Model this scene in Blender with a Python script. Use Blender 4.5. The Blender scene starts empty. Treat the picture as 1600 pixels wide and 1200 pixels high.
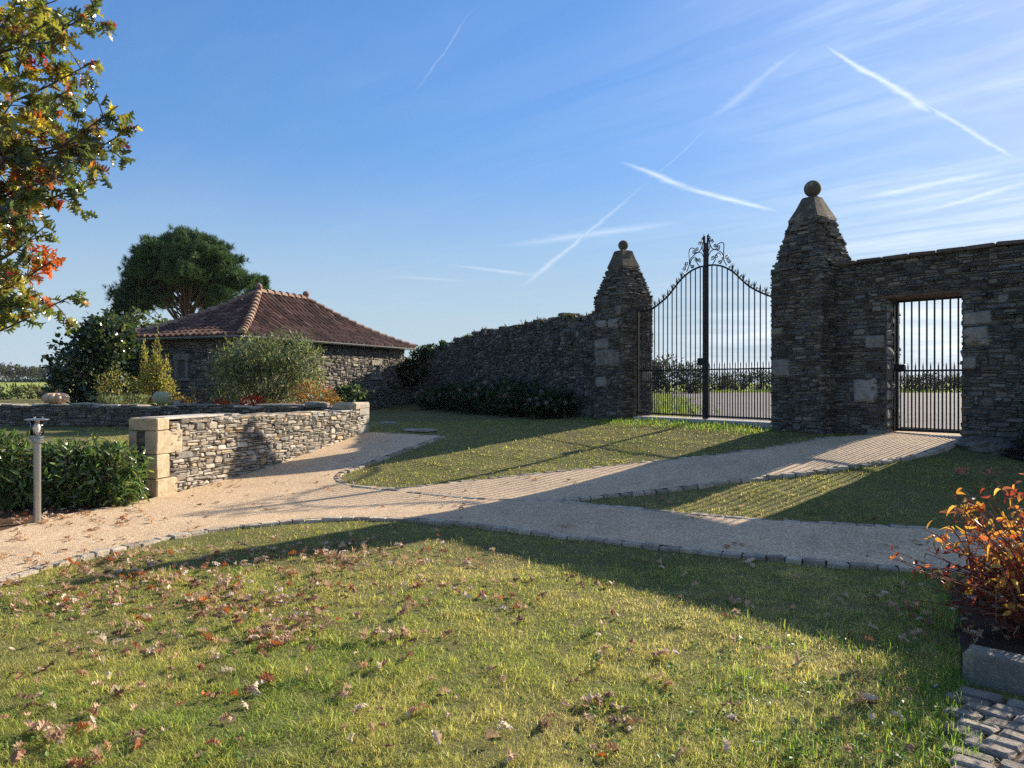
import bpy, math, random
import numpy as np
from mathutils import Vector, geometry

random.seed(11)
rng = np.random.default_rng(11)
SC = bpy.context.scene
COL = SC.collection
PI = math.pi
F = 1200.0          # focal length of the view in picture units, horizon at 598
HZ = 598.0
WLOC = {}           # world location of every object built (parents are never rotated)

# ------------------------------------------------------------------ helpers
class MB:
    """collects vertices / faces, builds one mesh object"""
    def __init__(self):
        self.v = []; self.c = []; self.f = {}; self.n = 0
    def add(self, v, faces, col=(1, 1, 1)):
        v = np.asarray(v, float).reshape(-1, 3)
        c = np.asarray(col, float)
        if c.ndim == 1:
            c = np.tile(c, (len(v), 1))
        self.v.append(v); self.c.append(c)
        if isinstance(faces, np.ndarray):
            faces = [faces]
        elif len(faces) and not isinstance(faces[0], np.ndarray):
            g_ = {}
            for q in faces:
                g_.setdefault(len(q), []).append(q)
            faces = [np.array(x, int) for x in g_.values()]
        for a in faces:
            if len(a):
                self.f.setdefault(a.shape[1], []).append(a + self.n)
        self.n += len(v)
    def mesh(self, name, mat, off=(0, 0, 0), smooth=False):
        me = bpy.data.meshes.new(name)
        V = np.concatenate(self.v) - np.asarray(off)
        C = np.concatenate(self.c)
        me.vertices.add(len(V)); me.vertices.foreach_set('co', V.astype(np.float32).ravel())
        loops = []; starts = []; s = 0
        for k, L in self.f.items():
            a = np.concatenate(L)
            loops.append(a.ravel()); starts.append(s + np.arange(len(a)) * k); s += a.size
        loops = np.concatenate(loops); starts = np.concatenate(starts)
        me.loops.add(len(loops)); me.loops.foreach_set('vertex_index', loops.astype(np.int32))
        me.polygons.add(len(starts)); me.polygons.foreach_set('loop_start', starts.astype(np.int32))
        me.polygons.foreach_set('use_smooth', np.full(len(starts), smooth, bool))
        me.update(calc_edges=True)
        at = me.attributes.new('col', 'FLOAT_COLOR', 'POINT')
        at.data.foreach_set('color', np.c_[C, np.ones(len(C))].astype(np.float32).ravel())
        if mat: me.materials.append(mat)
        return me
    def build(self, name, mat, parent=None, base=(0, 0, 0), smooth=False):
        if parent is not None:
            base = WLOC[parent.name]
        me = self.mesh(name, mat, base, smooth)
        o = bpy.data.objects.new(name, me); COL.objects.link(o)
        if parent is not None:
            o.parent = parent
        else:
            o.location = base
        WLOC[o.name] = tuple(base)
        return o

def tag(o, label=None, cat=None, group=None, kind=None):
    if label: o['label'] = label
    if cat: o['category'] = cat
    if group: o['group'] = group
    if kind: o['kind'] = kind
    return o

def empty(name, loc, label, cat, group=None):
    o = bpy.data.objects.new(name, None); COL.objects.link(o)
    o.location = loc; o.empty_display_size = .1
    WLOC[o.name] = tuple(loc)
    return tag(o, label, cat, group)

def sstep(a, b, x):
    t = np.clip((np.asarray(x, float) - a) / (b - a), 0, 1)
    return t * t * (3 - 2 * t)

def lerp(a, b, t): return a + (b - a) * t
def unit(v):
    v = np.asarray(v, float)
    return v / (np.linalg.norm(v, axis=-1, keepdims=True) + 1e-12)

# low garden wall reference line (outer face)
LWA = np.array([-4.72, 10.2]); LWB = np.array([-2.97, 15.8])
LWU = (LWB - LWA) / np.linalg.norm(LWB - LWA); LWN = np.array([LWU[1], -LWU[0]])

# spot heights of the plot (x, y, z below the eye), joined by a smooth surface
SPOT = np.array([(2.8, 17.1, -.77), (.48, 15.15, -1.06), (-2.66, 12.5, -1.42), (2.12, 11.54, -1.22), (.42, 10.12, -1.46), (2.78, 9.68, -1.28), (5.07, 10.16, -1.10), (2.7, 8.17, -1.45),
    (6.06, 12.43, -.85), (6.81, 11.62, -.85), (5.1, 12., -.88), (-2.97, 15.8, -1.01), (-4.22, 11.8, -1.445), (-4.72, 10.2, -1.53), (-5.2, 8.45, -1.55), (3.47, 6.4, -1.55), (-1.17, 8.78, -1.555), (0, 5, -1.57),
    (-4, 5, -1.57), (4, 4, -1.57), (0, 2, -1.57), (-7, 6, -1.57), (5.3, 13.5, -.81), (2.55, 17.6, -.79), (4., 15.3, -.77), (8., 10.3, -1.15), (9.2, 9., -1.32), (4.1, 7.6, -1.46), (-3.2, 20, -.95), (-3.8, 28, -.94),
    (0, 21, -.87), (-2., 18, -.97), (6.5, 6., -1.54), (11, 7, -1.5), (-9, 10, -1.45), (-9, 16, -1.0), (8, 3, -1.57)])
def _tps(r2): return .5 * r2 * np.log(r2 + 1e-9)
_n = len(SPOT); _A = np.zeros((_n + 3, _n + 3)); _d2 = ((SPOT[:, None, :2] - SPOT[None, :, :2]) ** 2).sum(-1)
_A[:_n, :_n] = _tps(_d2) + np.eye(_n) * 1.2; _A[:_n, _n] = 1; _A[:_n, _n + 1:] = SPOT[:, :2]; _A[_n, :_n] = 1; _A[_n + 1:, :_n] = SPOT[:, :2].T
_W = np.linalg.solve(_A, np.r_[SPOT[:, 2], 0, 0, 0])
def _spots(x, y):
    z = _W[_n] + _W[_n + 1] * x + _W[_n + 2] * y
    for k in range(_n):
        z = z + _W[k] * _tps((x - SPOT[k, 0]) ** 2 + (y - SPOT[k, 1]) ** 2)
    return z
GATE0 = np.array([2.80, 17.08]); GATED = np.array([.5632, -.8263]); WALL0 = np.array([5.49, 13.04]); WALLD = np.array([.6816, -.7317])
def g(x, y):
    """height of the ground"""
    x = np.asarray(x, float); y = np.asarray(y, float)
    z = np.clip(_spots(np.clip(x, -11, 11), np.clip(y, 2, 22)), -1.575, -.76)
    z = lerp(z, -1.57, 1 - sstep(2.5, 5, y))
    far = -.79 - .13 * (1 - sstep(-4, 4, x))
    z = lerp(z, far, sstep(19, 24, y))
    o1 = (x - GATE0[0]) * -GATED[1] + (y - GATE0[1]) * GATED[0]; o2 = (x - WALL0[0]) * -WALLD[1] + (y - WALL0[1]) * WALLD[0]
    z = lerp(z, -.80, sstep(.15, 1.0, np.minimum(o1, o2)))
    sd = (x - LWA[0]) * LWN[0] + (y - LWA[1]) * LWN[1]
    m = (1 - sstep(-.32, -.10, sd)) * sstep(9.6, 12.5, y)
    z = z + m * np.maximum(-1.0 - z, 0)
    left = 1 - sstep(-.42, -.30, x / np.maximum(y, 1.))
    z = z + left * 1.15 * sstep(30, 300, y)
    return z

def vnoise(P, s, seed):
    r = np.random.default_rng(seed).uniform(0, 1, (64, 64)); q = P * s; i = np.floor(q).astype(int); f = q - i; f = f * f * (3 - 2 * f)
    a = r[i[:, 0] % 64, i[:, 1] % 64]; b = r[(i[:, 0] + 1) % 64, i[:, 1] % 64]; c = r[i[:, 0] % 64, (i[:, 1] + 1) % 64]; d = r[(i[:, 0] + 1) % 64, (i[:, 1] + 1) % 64]
    return lerp(lerp(a, b, f[:, 0]), lerp(c, d, f[:, 0]), f[:, 1])
def gl(x, y):
    """lawn surface: the ground with shallow bumps and hollows"""
    x = np.asarray(x, float); y = np.asarray(y, float); P = np.c_[x.ravel(), y.ravel()]
    return g(x, y) - (.026 * vnoise(P, 2.6, 9) + .010 * vnoise(P, 6.1, 10)).reshape(x.shape) * (y < 24)

def pix(px, py, Y):
    return np.array([(px - 800) / F * Y, Y, (HZ - py) / F * Y])

_Y = np.concatenate([np.arange(2.4, 30, .04), np.geomspace(30, 600, 500)])
def gp(px, py):
    """point of the ground seen at a place of the picture"""
    zr = (HZ - py) / F * _Y
    d = zr - g((px - 800) / F * _Y, _Y)
    i = int(np.argmax(d < 0))
    if i == 0: i = len(_Y) - 1
    t = d[i - 1] / (d[i - 1] - d[i])
    Y = _Y[i - 1] + t * (_Y[i] - _Y[i - 1])
    return np.array([(px - 800) / F * Y, Y])
def gpl(L): return [gp(*q) for q in L]

def inside(poly, P):
    poly = np.asarray(poly); x, y = P[:, 0], P[:, 1]
    r = np.zeros(len(P), bool); j = len(poly) - 1
    for i in range(len(poly)):
        xi, yi = poly[i]; xj, yj = poly[j]
        c = ((yi > y) != (yj > y)) & (x < (xj - xi) * (y - yi) / (yj - yi + 1e-12) + xi)
        r ^= c; j = i
    return r

def resample(P, step):
    P = np.asarray(P, float); d = np.r_[0, np.cumsum(np.linalg.norm(np.diff(P, axis=0), axis=1))]
    n = max(2, int(round(d[-1] / step)) + 1); s = np.linspace(0, d[-1], n)
    return np.stack([np.interp(s, d, P[:, k]) for k in range(P.shape[1])], 1)

def spline(P, n=8):
    P = np.asarray(P, float); Q = np.vstack([2 * P[0] - P[1], P, 2 * P[-1] - P[-2]]); out = []
    for i in range(1, len(Q) - 2):
        p0, p1, p2, p3 = Q[i - 1:i + 3]
        for t in np.linspace(0, 1, n, endpoint=False):
            out.append(.5 * ((2 * p1) + (-p0 + p2) * t + (2 * p0 - 5 * p1 + 4 * p2 - p3) * t * t + (-p0 + 3 * p1 - 3 * p2 + p3) * t ** 3))
    out.append(P[-1]); return np.array(out)

def sheet(name, poly, step, dz, mat, kind='structure'):
    """flat region following the ground"""
    B = resample(np.vstack([poly, poly[:1]]), step)[:-1]
    lo, hi = B.min(0), B.max(0)
    X, Y = np.meshgrid(np.arange(lo[0], hi[0], step), np.arange(lo[1], hi[1], step))
    P = np.c_[X.ravel(), Y.ravel()]; P = P[inside(B, P)]
    dmin = np.full(len(P), 9e9)
    for b in B: dmin = np.minimum(dmin, ((P - b) ** 2).sum(1))
    P = P[dmin > (step * .5) ** 2]
    vs = [Vector((float(a), float(b))) for a, b in np.vstack([B, P])]
    n = len(B)
    r = geometry.delaunay_2d_cdt(vs, [(i, (i + 1) % n) for i in range(n)], [list(range(n))], 1, 1e-5)
    V = np.array([[v.x, v.y] for v in r[0]])
    m = MB(); m.add(np.c_[V, g(V[:, 0], V[:, 1]) + dz], [list(f) for f in r[2]])
    o = m.build(name, mat, smooth=True)
    for p in o.data.polygons:
        if p.normal.z < 0:
            o.data.flip_normals(); break
        break
    return tag(o, kind=kind)

def tube(m, P, R, n=6, col=(1, 1, 1), closed=True):
    P = np.asarray(P, float); R = np.broadcast_to(np.asarray(R, float), (len(P),))
    T = np.gradient(P, axis=0); T = unit(T)
    a = np.array([0, 0, 1.]) if abs(T[0][2]) < .9 else np.array([1., 0, 0])
    s = unit(np.cross(T[0], a)); V = []
    for i in range(len(P)):
        s = unit(s - T[i] * (s @ T[i])); b = np.cross(T[i], s)
        th = np.arange(n) * 2 * PI / n
        V.append(P[i] + R[i] * (np.cos(th)[:, None] * s + np.sin(th)[:, None] * b))
    V = np.vstack(V); Fq = []
    for i in range(len(P) - 1):
        for k in range(n):
            k2 = (k + 1) % n
            Fq.append((i * n + k, i * n + k2, (i + 1) * n + k2, (i + 1) * n + k))
    F_ = list(Fq)
    if closed:
        F_ += [tuple(range(n))[::-1], tuple((len(P) - 1) * n + k for k in range(n))]
    m.add(V, F_, col)

def lathe(m, prof, cx, cy, n=20, col=(1, 1, 1)):
    prof = np.asarray(prof, float); th = np.arange(n) * 2 * PI / n
    V = np.vstack([np.c_[cx + r * np.cos(th), cy + r * np.sin(th), np.full(n, z)] for r, z in prof])
    Fq = []
    for i in range(len(prof) - 1):
        for k in range(n):
            k2 = (k + 1) % n
            Fq.append((i * n + k, i * n + k2, (i + 1) * n + k2, (i + 1) * n + k))
    Fq += [tuple(range(n))[::-1], tuple((len(prof) - 1) * n + k for k in range(n))]
    m.add(V, Fq, col)

def hexa(m, c8, col=(1, 1, 1)):
    m.add(c8, [(3, 2, 1, 0), (4, 5, 6, 7), (0, 1, 5, 4), (1, 2, 6, 5), (2, 3, 7, 6), (3, 0, 4, 7)], col)

def obox(m, o, U, V, u0, u1, v0, v1, z0, z1, col=(1, 1, 1)):
    """box in a plan frame: origin o (x,y), plan axes U and V"""
    o = np.asarray(o); U = np.asarray(U); V = np.asarray(V); c = []
    for z in (z0, z1):
        for a, b in ((u0, v0), (u1, v0), (u1, v1), (u0, v1)):
            p = o + U * a + V * b; c.append((p[0], p[1], z))
    hexa(m, np.array(c), col)

def bevelbox(m, o, U, V, u0, u1, v0, v1, z0, z1, b=.015, col=(1, 1, 1), jit=0.):
    """chamfered block, worn edges"""
    o = np.asarray(o); U = np.asarray(U); V = np.asarray(V); rings = []
    for z, ins in ((z0, b), (z0 + b, 0), (z1 - b, 0), (z1, b)):
        r = []
        bb = b * 1.2
        for a, c_, sa, sb in ((u0, v0, 1, 1), (u1, v0, -1, 1), (u1, v1, -1, -1), (u0, v1, 1, -1)):
            pts = [(a + sa * (bb if ins == 0 else bb + ins), c_ + sb * ins), (a + sa * ins, c_ + sb * (bb if ins == 0 else bb + ins))]
            if (sa, sb) in ((1, 1), (-1, -1)): pts = pts[::-1]
            r += pts
        rings.append((r, z))
    n = 8; W = []
    for r, z in rings:
        for a, c_ in r:
            p = o + U * (a + random.uniform(-jit, jit)) + V * (c_ + random.uniform(-jit, jit))
            W.append((p[0], p[1], z + random.uniform(-jit, jit)))
    Fq = []
    for i in range(3):
        for k in range(n):
            k2 = (k + 1) % n; Fq.append((i * n + k, i * n + k2, (i + 1) * n + k2, (i + 1) * n + k))
    Fq += [tuple(range(n))[::-1], tuple(3 * n + k for k in range(n))]
    m.add(np.array(W), Fq, col)

# ------------------------------------------------------------------ masonry
def pillow(m, o, U, Z, N, u0, u1, z0, z1, d0, d1, col, cut=.22, jit=.07, tilt=.25):
    """one rough stone laid in a wall face (origin o, axes U along, Z up, N out)"""
    w, h = u1 - u0, z1 - z0; mn = min(w, h); c = [random.uniform(.05, cut) * mn for _ in range(8)]
    P = [(u0 + c[0], z0), (lerp(u0, u1, random.uniform(.35, .65)), z0), (u1 - c[1], z0), (u1, z0 + c[2]), (u1, z1 - c[3]), (u1 - c[4], z1),
         (lerp(u0, u1, random.uniform(.3, .7)), z1), (u0 + c[5], z1), (u0, z1 - c[6]), (u0, z0 + c[7])]
    P = np.array(P); P += np.random.uniform(-jit, jit, P.shape) * mn
    ctr = P.mean(0); ra = random.gauss(0, .045) * min(1, 2.5 * mn / max(w, h) + .25); P = ctr + (P - ctr) @ np.array([[math.cos(ra), math.sin(ra)], [-math.sin(ra), math.cos(ra)]]); n = len(P); D = d1 - d0
    ta, tb = random.uniform(-tilt, tilt) * D, random.uniform(-tilt, tilt) * D
    def ring(s, d):
        Q = ctr + (P - ctr) * s
        if s < 1: Q = ctr + (P - ctr) * np.maximum(0, 1 - (1 - s) * mn / np.array([w, h]))
        rel = (Q - ctr) / np.array([w, h])
        dd = d + (ta * rel[:, 0] + tb * rel[:, 1]) * 2 * (d > d0) + (np.random.uniform(-.06, .06, n) * D if d > d0 else 0)
        return o + Q[:, :1] * U + Q[:, 1:] * Z + dd[:, None] * N
    V = np.vstack([ring(1, d0), ring(.985, d0 + .62 * D), ring(.80, d0 + .95 * D), [o + ctr[0] * U + ctr[1] * Z + (d1 + random.uniform(-.05, .12) * D) * N]])
    Fq = []
    for i in range(2):
        for k in range(n):
            k2 = (k + 1) % n; Fq.append((i * n + k, i * n + k2, (i + 1) * n + k2, (i + 1) * n + k))
    Fq += [(2 * n + k, 2 * n + (k + 1) % n, 3 * n) for k in range(n)]
    s = random.uniform(.8, 1.2)
    m.add(V, Fq, np.asarray(col) * s)

def rubble(L, bot, top, hs, ws, cell=.025, big=.0):
    """packs stones of random size into the area between bot(u) and top(u)"""
    n = max(3, int(L / cell)); us = (np.arange(n) + .5) * cell
    B = np.array([bot(u) for u in us]); T = np.array([top(u) for u in us])
    sky = np.full(n, B.min()) - np.random.uniform(0, .04); out = []
    done = np.zeros(n, bool); it = 0
    while not done.all() and it < 20000:
        it += 1
        s = np.where(done, 1e9, sky); i = int(np.argmin(s)); z = sky[i]
        if z >= T[i] - .012: done[i] = True; continue
        j = i
        while j + 1 < n and not done[j + 1] and abs(sky[j + 1] - z) < .012: j += 1
        run = j - i + 1
        wl = sky[i - 1] if i > 0 and not done[i - 1] else None
        wr = sky[j + 1] if j + 1 < n and not done[j + 1] else None
        tgt = random.uniform(*ws)
        h = hs[0] + (hs[1] - hs[0]) * random.random() ** 1.7
        if random.random() < big: h *= 1.8; tgt *= random.uniform(.8, 1.2)
        wc = max(2, int(tgt / cell))
        if run - wc < 3: wc = run
        if wc > run: wc = run
        if wc * cell < hs[0] * 1.4 and (wl or wr):
            q = min([q for q in (wl, wr) if q is not None]); h = max(.018, q - z)
        else:
            for q in (wl, wr):
                if q is not None and abs(z + h - q) < .022: h = q - z
            h = min(h, wc * cell * 1.3)
        tm = T[i:i + wc].max()
        if z + h > tm - hs[0] * .5: h = max(.02, tm - z)
        if z + h > B[i:i + wc].min() - .06:
            out.append((i * cell, (i + wc) * cell, z, z + h))
        sky[i:i + wc] = z + h
    return out

def facewall(m, o, U, N, L, bot, top, hs, ws, pal, prot=(.03, .07), gap=.007, big=.03, cut=.25, skip=None, ext=0., cell=.025):
    o3 = np.array([o[0], o[1], 0.]); U3 = np.array([U[0], U[1], 0.]); N3 = np.array([N[0], N[1], 0.]); Z = np.array([0, 0, 1.])
    for u0, u1, z0, z1 in rubble(L + 2 * ext, lambda u: bot(u - ext), lambda u: top(u - ext), hs, ws, cell, big):
        u0 -= ext; u1 -= ext
        if skip and skip(u0, u1, z0, z1): continue
        c = pal[int(random.random() ** 1.15 * len(pal))]
        gg = min(gap, (z1 - z0) * .18)
        pillow(m, o3, U3, Z, N3, u0 + gg, u1 - gg, z0 + gg * .7, z1 - gg * .7, -.05, random.uniform(*prot), c, cut=cut)

# ------------------------------------------------------------------ leaves
def frames(axis, up):
    y = unit(axis); x = unit(np.cross(y, up)); z = np.cross(x, y)
    return np.stack([x, y, z], -1)

def inst(m, tv, tf, pos, R, s, col, colvar=None):
    n, k = len(pos), len(tv)
    V = np.einsum('nij,kj->nki', R, tv) * np.asarray(s).reshape(-1, 1, 1) + pos[:, None, :]
    Fq = (tf[None] + (np.arange(n) * k)[:, None, None]).reshape(-1, tf.shape[1])
    C = np.repeat(col, k, 0)
    m.add(V.reshape(-1, 3), Fq, C)

def rvec(n): return unit(rng.normal(size=(n, 3)))

def palette(pal, n, var=.22):
    w = np.array([p[3] for p in pal], float); i = rng.choice(len(pal), n, p=w / w.sum())
    c = np.array([p[:3] for p in pal])[i]
    return np.clip(c * rng.uniform(1 - var, 1 + var, (n, 1)) * rng.uniform(.92, 1.08, (n, 3)), 0, 1)

def leaf_t(w=.3, fold=.12, droop=.12, n=4):
    """simple pointed leaf of unit length: strip each side of the midrib"""
    V = []; ys = np.linspace(0, 1, n + 1)
    for y in ys:
        ww = w * (math.sin(PI * min(1, y ** .8)) ** .8 if 0 < y < 1 else 0.0) * .5
        zc = -droop * y * y
        V += [(-ww, y, zc + fold * ww * 2), (0, y, zc), (ww, y, zc + fold * ww * 2)]
    Fq = []
    for i in range(n):
        a = 3 * i; Fq += [(a, a + 1, a + 4, a + 3), (a + 1, a + 2, a + 5, a + 4)]
    return np.array(V), np.array(Fq)

OAKH = [(.010, 0), (.012, .10), (.06, .16), (.17, .13), (.11, .25), (.13, .31), (.33, .29), (.27, .40), (.12, .45), (.13, .52), (.35, .56), (.26, .65), (.12, .68), (.11, .74), (.20, .84), (.08, .87), (0.004, 1)]
def oak_t(curl=.0, bend=.0, twist=0.):
    """lobed oak leaf of unit length"""
    V = []; n = len(OAKH)
    for x, y in OAKH:
        my = min(1, max(0, y))
        for sx in (-1, 0, 1):
            xx = sx * x; yy = y if sx else my
            zz = curl * xx * xx * 4 + bend * math.sin(PI * yy) + twist * xx * (yy - .4)
            V.append((xx, yy, zz))
    Fq = []
    for i in range(n - 1):
        a = 3 * i; Fq += [(a, a + 1, a + 4, a + 3), (a + 1, a + 2, a + 5, a + 4)]
    return np.array(V), np.array(Fq)

def blob_points(blobs, n, clump=.16, per=26, shell=.5, flat=False):
    """points through the volume of ellipsoids, gathered in clumps so that gaps stay between them"""
    w = np.array([b[3] * b[4] + b[4] * b[5] + b[3] * b[5] for b in blobs]); w = w / w.sum()
    nc = max(4, n // per); bi = rng.choice(len(blobs), nc, p=w)
    B = np.array([b[:6] for b in blobs], float)[bi]
    d = rvec(nc); r = rng.uniform(shell ** 3, 1, nc) ** (1 / 3)
    c = d * r[:, None]
    ci = rng.integers(0, nc, n)
    off = rng.normal(size=(n, 3)) * clump
    q = c[ci] + off
    P = B[ci][:, :3] + q * B[ci][:, 3:6]
    out = unit(q * 1.0)
    return P, out, ci

def foliage(m, blobs, n, tmpl, size, pal, clump=.16, per=26, shell=.5, outw=.6, upw=.3, droop=0., var=.22, zmin=None, cvar=.25):
    P, out, ci = blob_points(blobs, n, clump, per, shell)
    if zmin is not None:
        k = P[:, 2] > zmin(P[:, 0], P[:, 1]) if callable(zmin) else P[:, 2] > zmin
        P, out, ci = P[k], out[k], ci[k]
    n = len(P)
    ax = unit(out * outw + rng.normal(size=(n, 3)) * .55 + np.array([0, 0, upw - droop]))
    up = unit(out * .5 + rng.normal(size=(n, 3)) * .5 + np.array([0, 0, .7]))
    cl = rng.uniform(1 - cvar, 1 + cvar, ci.max() + 1)
    c = palette(pal, n, var) * cl[ci][:, None]
    s = rng.uniform(size[0], size[1], n)
    for t in range(len(tmpl)):
        k = np.arange(n) % len(tmpl) == t
        inst(m, tmpl[t][0], tmpl[t][1], P[k], frames(ax[k], up[k]), s[k], c[k])
    return P

def twigs(m, base, tips, r0=.012, r1=.003, n=5, sag=.12, col=(.16, .12, .09)):
    for t in tips:
        b = np.asarray(base) + np.random.normal(size=3) * np.array([.04, .04, 0.])
        t = np.asarray(t); s = np.linspace(0, 1, 6)[:, None]
        mid = np.array([0, 0, 1]) * sag * np.linalg.norm(t - b)
        P = b + (t - b) * s + mid * np.sin(s * PI) + np.random.normal(size=(6, 3)) * .012 * s
        tube(m, P, np.linspace(r0, r1, 6), n, col)

# ------------------------------------------------------------------ materials
def nodes(nt):
    def N(t, **kw):
        nd = nt.nodes.new(t)
        for k, v in kw.items():
            if k.startswith('i_'):
                key = k[2:]; key = int(key) if key.isdigit() else key.replace('_', ' ')
                if hasattr(v, 'is_output'): nt.links.new(v, nd.inputs[key])
                else: nd.inputs[key].default_value = v
            else: setattr(nd, k, v)
        return nd
    return N

def mathn(N, op, a, b=None, c=None, clamp=False):
    nd = N('ShaderNodeMath', operation=op, use_clamp=clamp)
    for i, v in enumerate((a, b, c)):
        if v is None: continue
        if hasattr(v, 'is_output'): nd.id_data.links.new(v, nd.inputs[i])
        else: nd.inputs[i].default_value = v
    return nd.outputs[0]

def mixc(N, fac, a, b, blend='MIX'):
    nd = N('ShaderNodeMix', data_type='RGBA', blend_type=blend)
    for i, v in ((0, fac), (6, a), (7, b)):
        if hasattr(v, 'is_output'): nd.id_data.links.new(v, nd.inputs[i])
        elif i == 0: nd.inputs[0].default_value = v
        else: nd.inputs[i].default_value = (*v, 1) if len(v) == 3 else v
    return nd.outputs[2]

def noise(N, vec, scale, detail=4, rough=.55, dist=0.):
    return N('ShaderNodeTexNoise', i_Vector=vec, i_Scale=scale, i_Detail=detail, i_Roughness=rough, i_Distortion=dist).outputs[0]

def ramp(N, fac, stops):
    nd = N('ShaderNodeValToRGB', i_Fac=fac)
    el = nd.color_ramp.elements
    while len(el) < len(stops): el.new(.5)
    for e, (p, c) in zip(el, stops):
        e.position = p; e.color = (*c, 1) if hasattr(c, '__len__') else (c, c, c, 1)
    return nd.outputs[0]

def newmat(name):
    m = bpy.data.materials.new(name); m.use_nodes = True; nt = m.node_tree; nt.nodes.clear()
    N = nodes(nt); out = N('ShaderNodeOutputMaterial')
    return m, nt, N, out

def princ(N, nt, out, col, rough=.8, bump=None, bstr=.4, bdist=.02, metal=0., spec=.3):
    p = N('ShaderNodeBsdfPrincipled', i_Metallic=metal)
    p.inputs['Specular IOR Level'].default_value = spec
    for k, v in (('Base Color', col), ('Roughness', rough)):
        if hasattr(v, 'is_output'): nt.links.new(v, p.inputs[k])
        else: p.inputs[k].default_value = (*v, 1) if hasattr(v, '__len__') else v
    if bump is not None:
        b = N('ShaderNodeBump', i_Strength=bstr, i_Distance=bdist, i_Height=bump); nt.links.new(b.outputs[0], p.inputs['Normal'])
    nt.links.new(p.outputs[0], out.inputs[0])
    return p

def stone_mat(name, lichen=.0, lcol=(.30, .29, .22), bstr=.5, fine=60, dark=.65):
    m, nt, N, out = newmat(name)
    c = N('ShaderNodeAttribute', attribute_name='col').outputs[0]
    v = N('ShaderNodeNewGeometry').outputs[0]
    n1 = noise(N, v, fine, 6, .65); n2 = noise(N, v, 9, 5, .6); n3 = noise(N, v, 3.1, 6, .7)
    c = mixc(N, 1, c, ramp(N, n1, [(.25, dark), (.75, 1.3)]), 'MULTIPLY')
    c = mixc(N, 1, c, ramp(N, n2, [(.3, .72), (.7, 1.25)]), 'MULTIPLY')
    if lichen > 0:
        f = ramp(N, n3, [(.62 - lichen * .3, 0.), (.70 - lichen * .25, 1.)])
        f2 = mathn(N, 'MULTIPLY', f, ramp(N, noise(N, v, 38, 5, .7), [(.40, 0.), (.62, .85)]))
        c = mixc(N, f2, c, lcol)
    princ(N, nt, out, c, .9, mathn(N, 'ADD', n1, mathn(N, 'MULTIPLY', n2, 1.5)), bstr, .012, spec=.2)
    return m

def leaf_mat(name, trans=.45, rough=.45, spec=.4, gain=1.3):
    m, nt, N, out = newmat(name)
    c = N('ShaderNodeAttribute', attribute_name='col').outputs[0]
    p = N('ShaderNodeBsdfPrincipled', i_Base_Color=c, i_Roughness=rough); p.inputs['Specular IOR Level'].default_value = spec
    t = N('ShaderNodeBsdfTranslucent', i_Color=mixc(N, 1, c, (gain, gain, gain * .8), 'MULTIPLY'))
    mx = N('ShaderNodeMixShader', i_Fac=trans); nt.links.new(p.outputs[0], mx.inputs[1]); nt.links.new(t.outputs[0], mx.inputs[2])
    nt.links.new(mx.outputs[0], out.inputs[0]); return m

def plain_mat(name, col, rough=.6, metal=0., spec=.4, var=.25, scale=14, bstr=.15, bscale=90):
    m, nt, N, out = newmat(name)
    v = N('ShaderNodeNewGeometry').outputs[0]
    c = mixc(N, 1, col, ramp(N, noise(N, v, scale, 5, .65), [(.25, 1 - var), (.75, 1 + var)]), 'MULTIPLY')
    princ(N, nt, out, c, rough, noise(N, v, bscale, 4, .6), bstr, .004, metal, spec); return m

def attr_mat(name, rough=.8, var=.3, scale=25, bscale=120, bstr=.3, spec=.3):
    m, nt, N, out = newmat(name)
    c = N('ShaderNodeAttribute', attribute_name='col').outputs[0]
    v = N('ShaderNodeNewGeometry').outputs[0]
    c = mixc(N, 1, c, ramp(N, noise(N, v, scale, 6, .7), [(.25, 1 - var), (.75, 1 + var)]), 'MULTIPLY')
    princ(N, nt, out, c, rough, noise(N, v, bscale, 5, .65), bstr, .006, spec=spec); return m

# --- ground sheets
def ground_mat():
    m, nt, N, out = newmat('lawn_ground')
    v = N('ShaderNodeNewGeometry').outputs[0]
    big = noise(N, v, .55, 4, .6); mid = noise(N, v, 3.2, 5, .65); fine = noise(N, v, 46, 6, .75); fib = noise(N, v, 130, 3, .7)
    c = ramp(N, big, [(.30, (.155, .175, .055)), (.50, (.215, .215, .08)), (.68, (.265, .24, .105))])
    c = mixc(N, ramp(N, mid, [(.42, 0.), (.62, .75)]), c, (.205, .175, .085))
    c = mixc(N, ramp(N, mid, [(.28, .8), (.42, 0.)]), c, (.070, .105, .028))
    c = mixc(N, 1, c, ramp(N, fine, [(.28, .35), (.5, .85), (.72, 1.3)]), 'MULTIPLY')
    c = mixc(N, 1, c, ramp(N, fib, [(.3, .7), (.7, 1.3)]), 'MULTIPLY')
    # far away: fields
    sep = N('ShaderNodeSeparateXYZ', i_0=v)
    far = mathn(N, 'MULTIPLY', mathn(N, 'SUBTRACT', sep.outputs[1], 40.), .05, clamp=True)
    c = mixc(N, far, c, ramp(N, noise(N, v, .03, 3, .5), [(.3, (.26, .34, .07)), (.7, (.34, .38, .09))]))
    princ(N, nt, out, c, .95, mathn(N, 'ADD', fine, mathn(N, 'MULTIPLY', fib, .6)), .9, .03, spec=.1); return m

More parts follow.
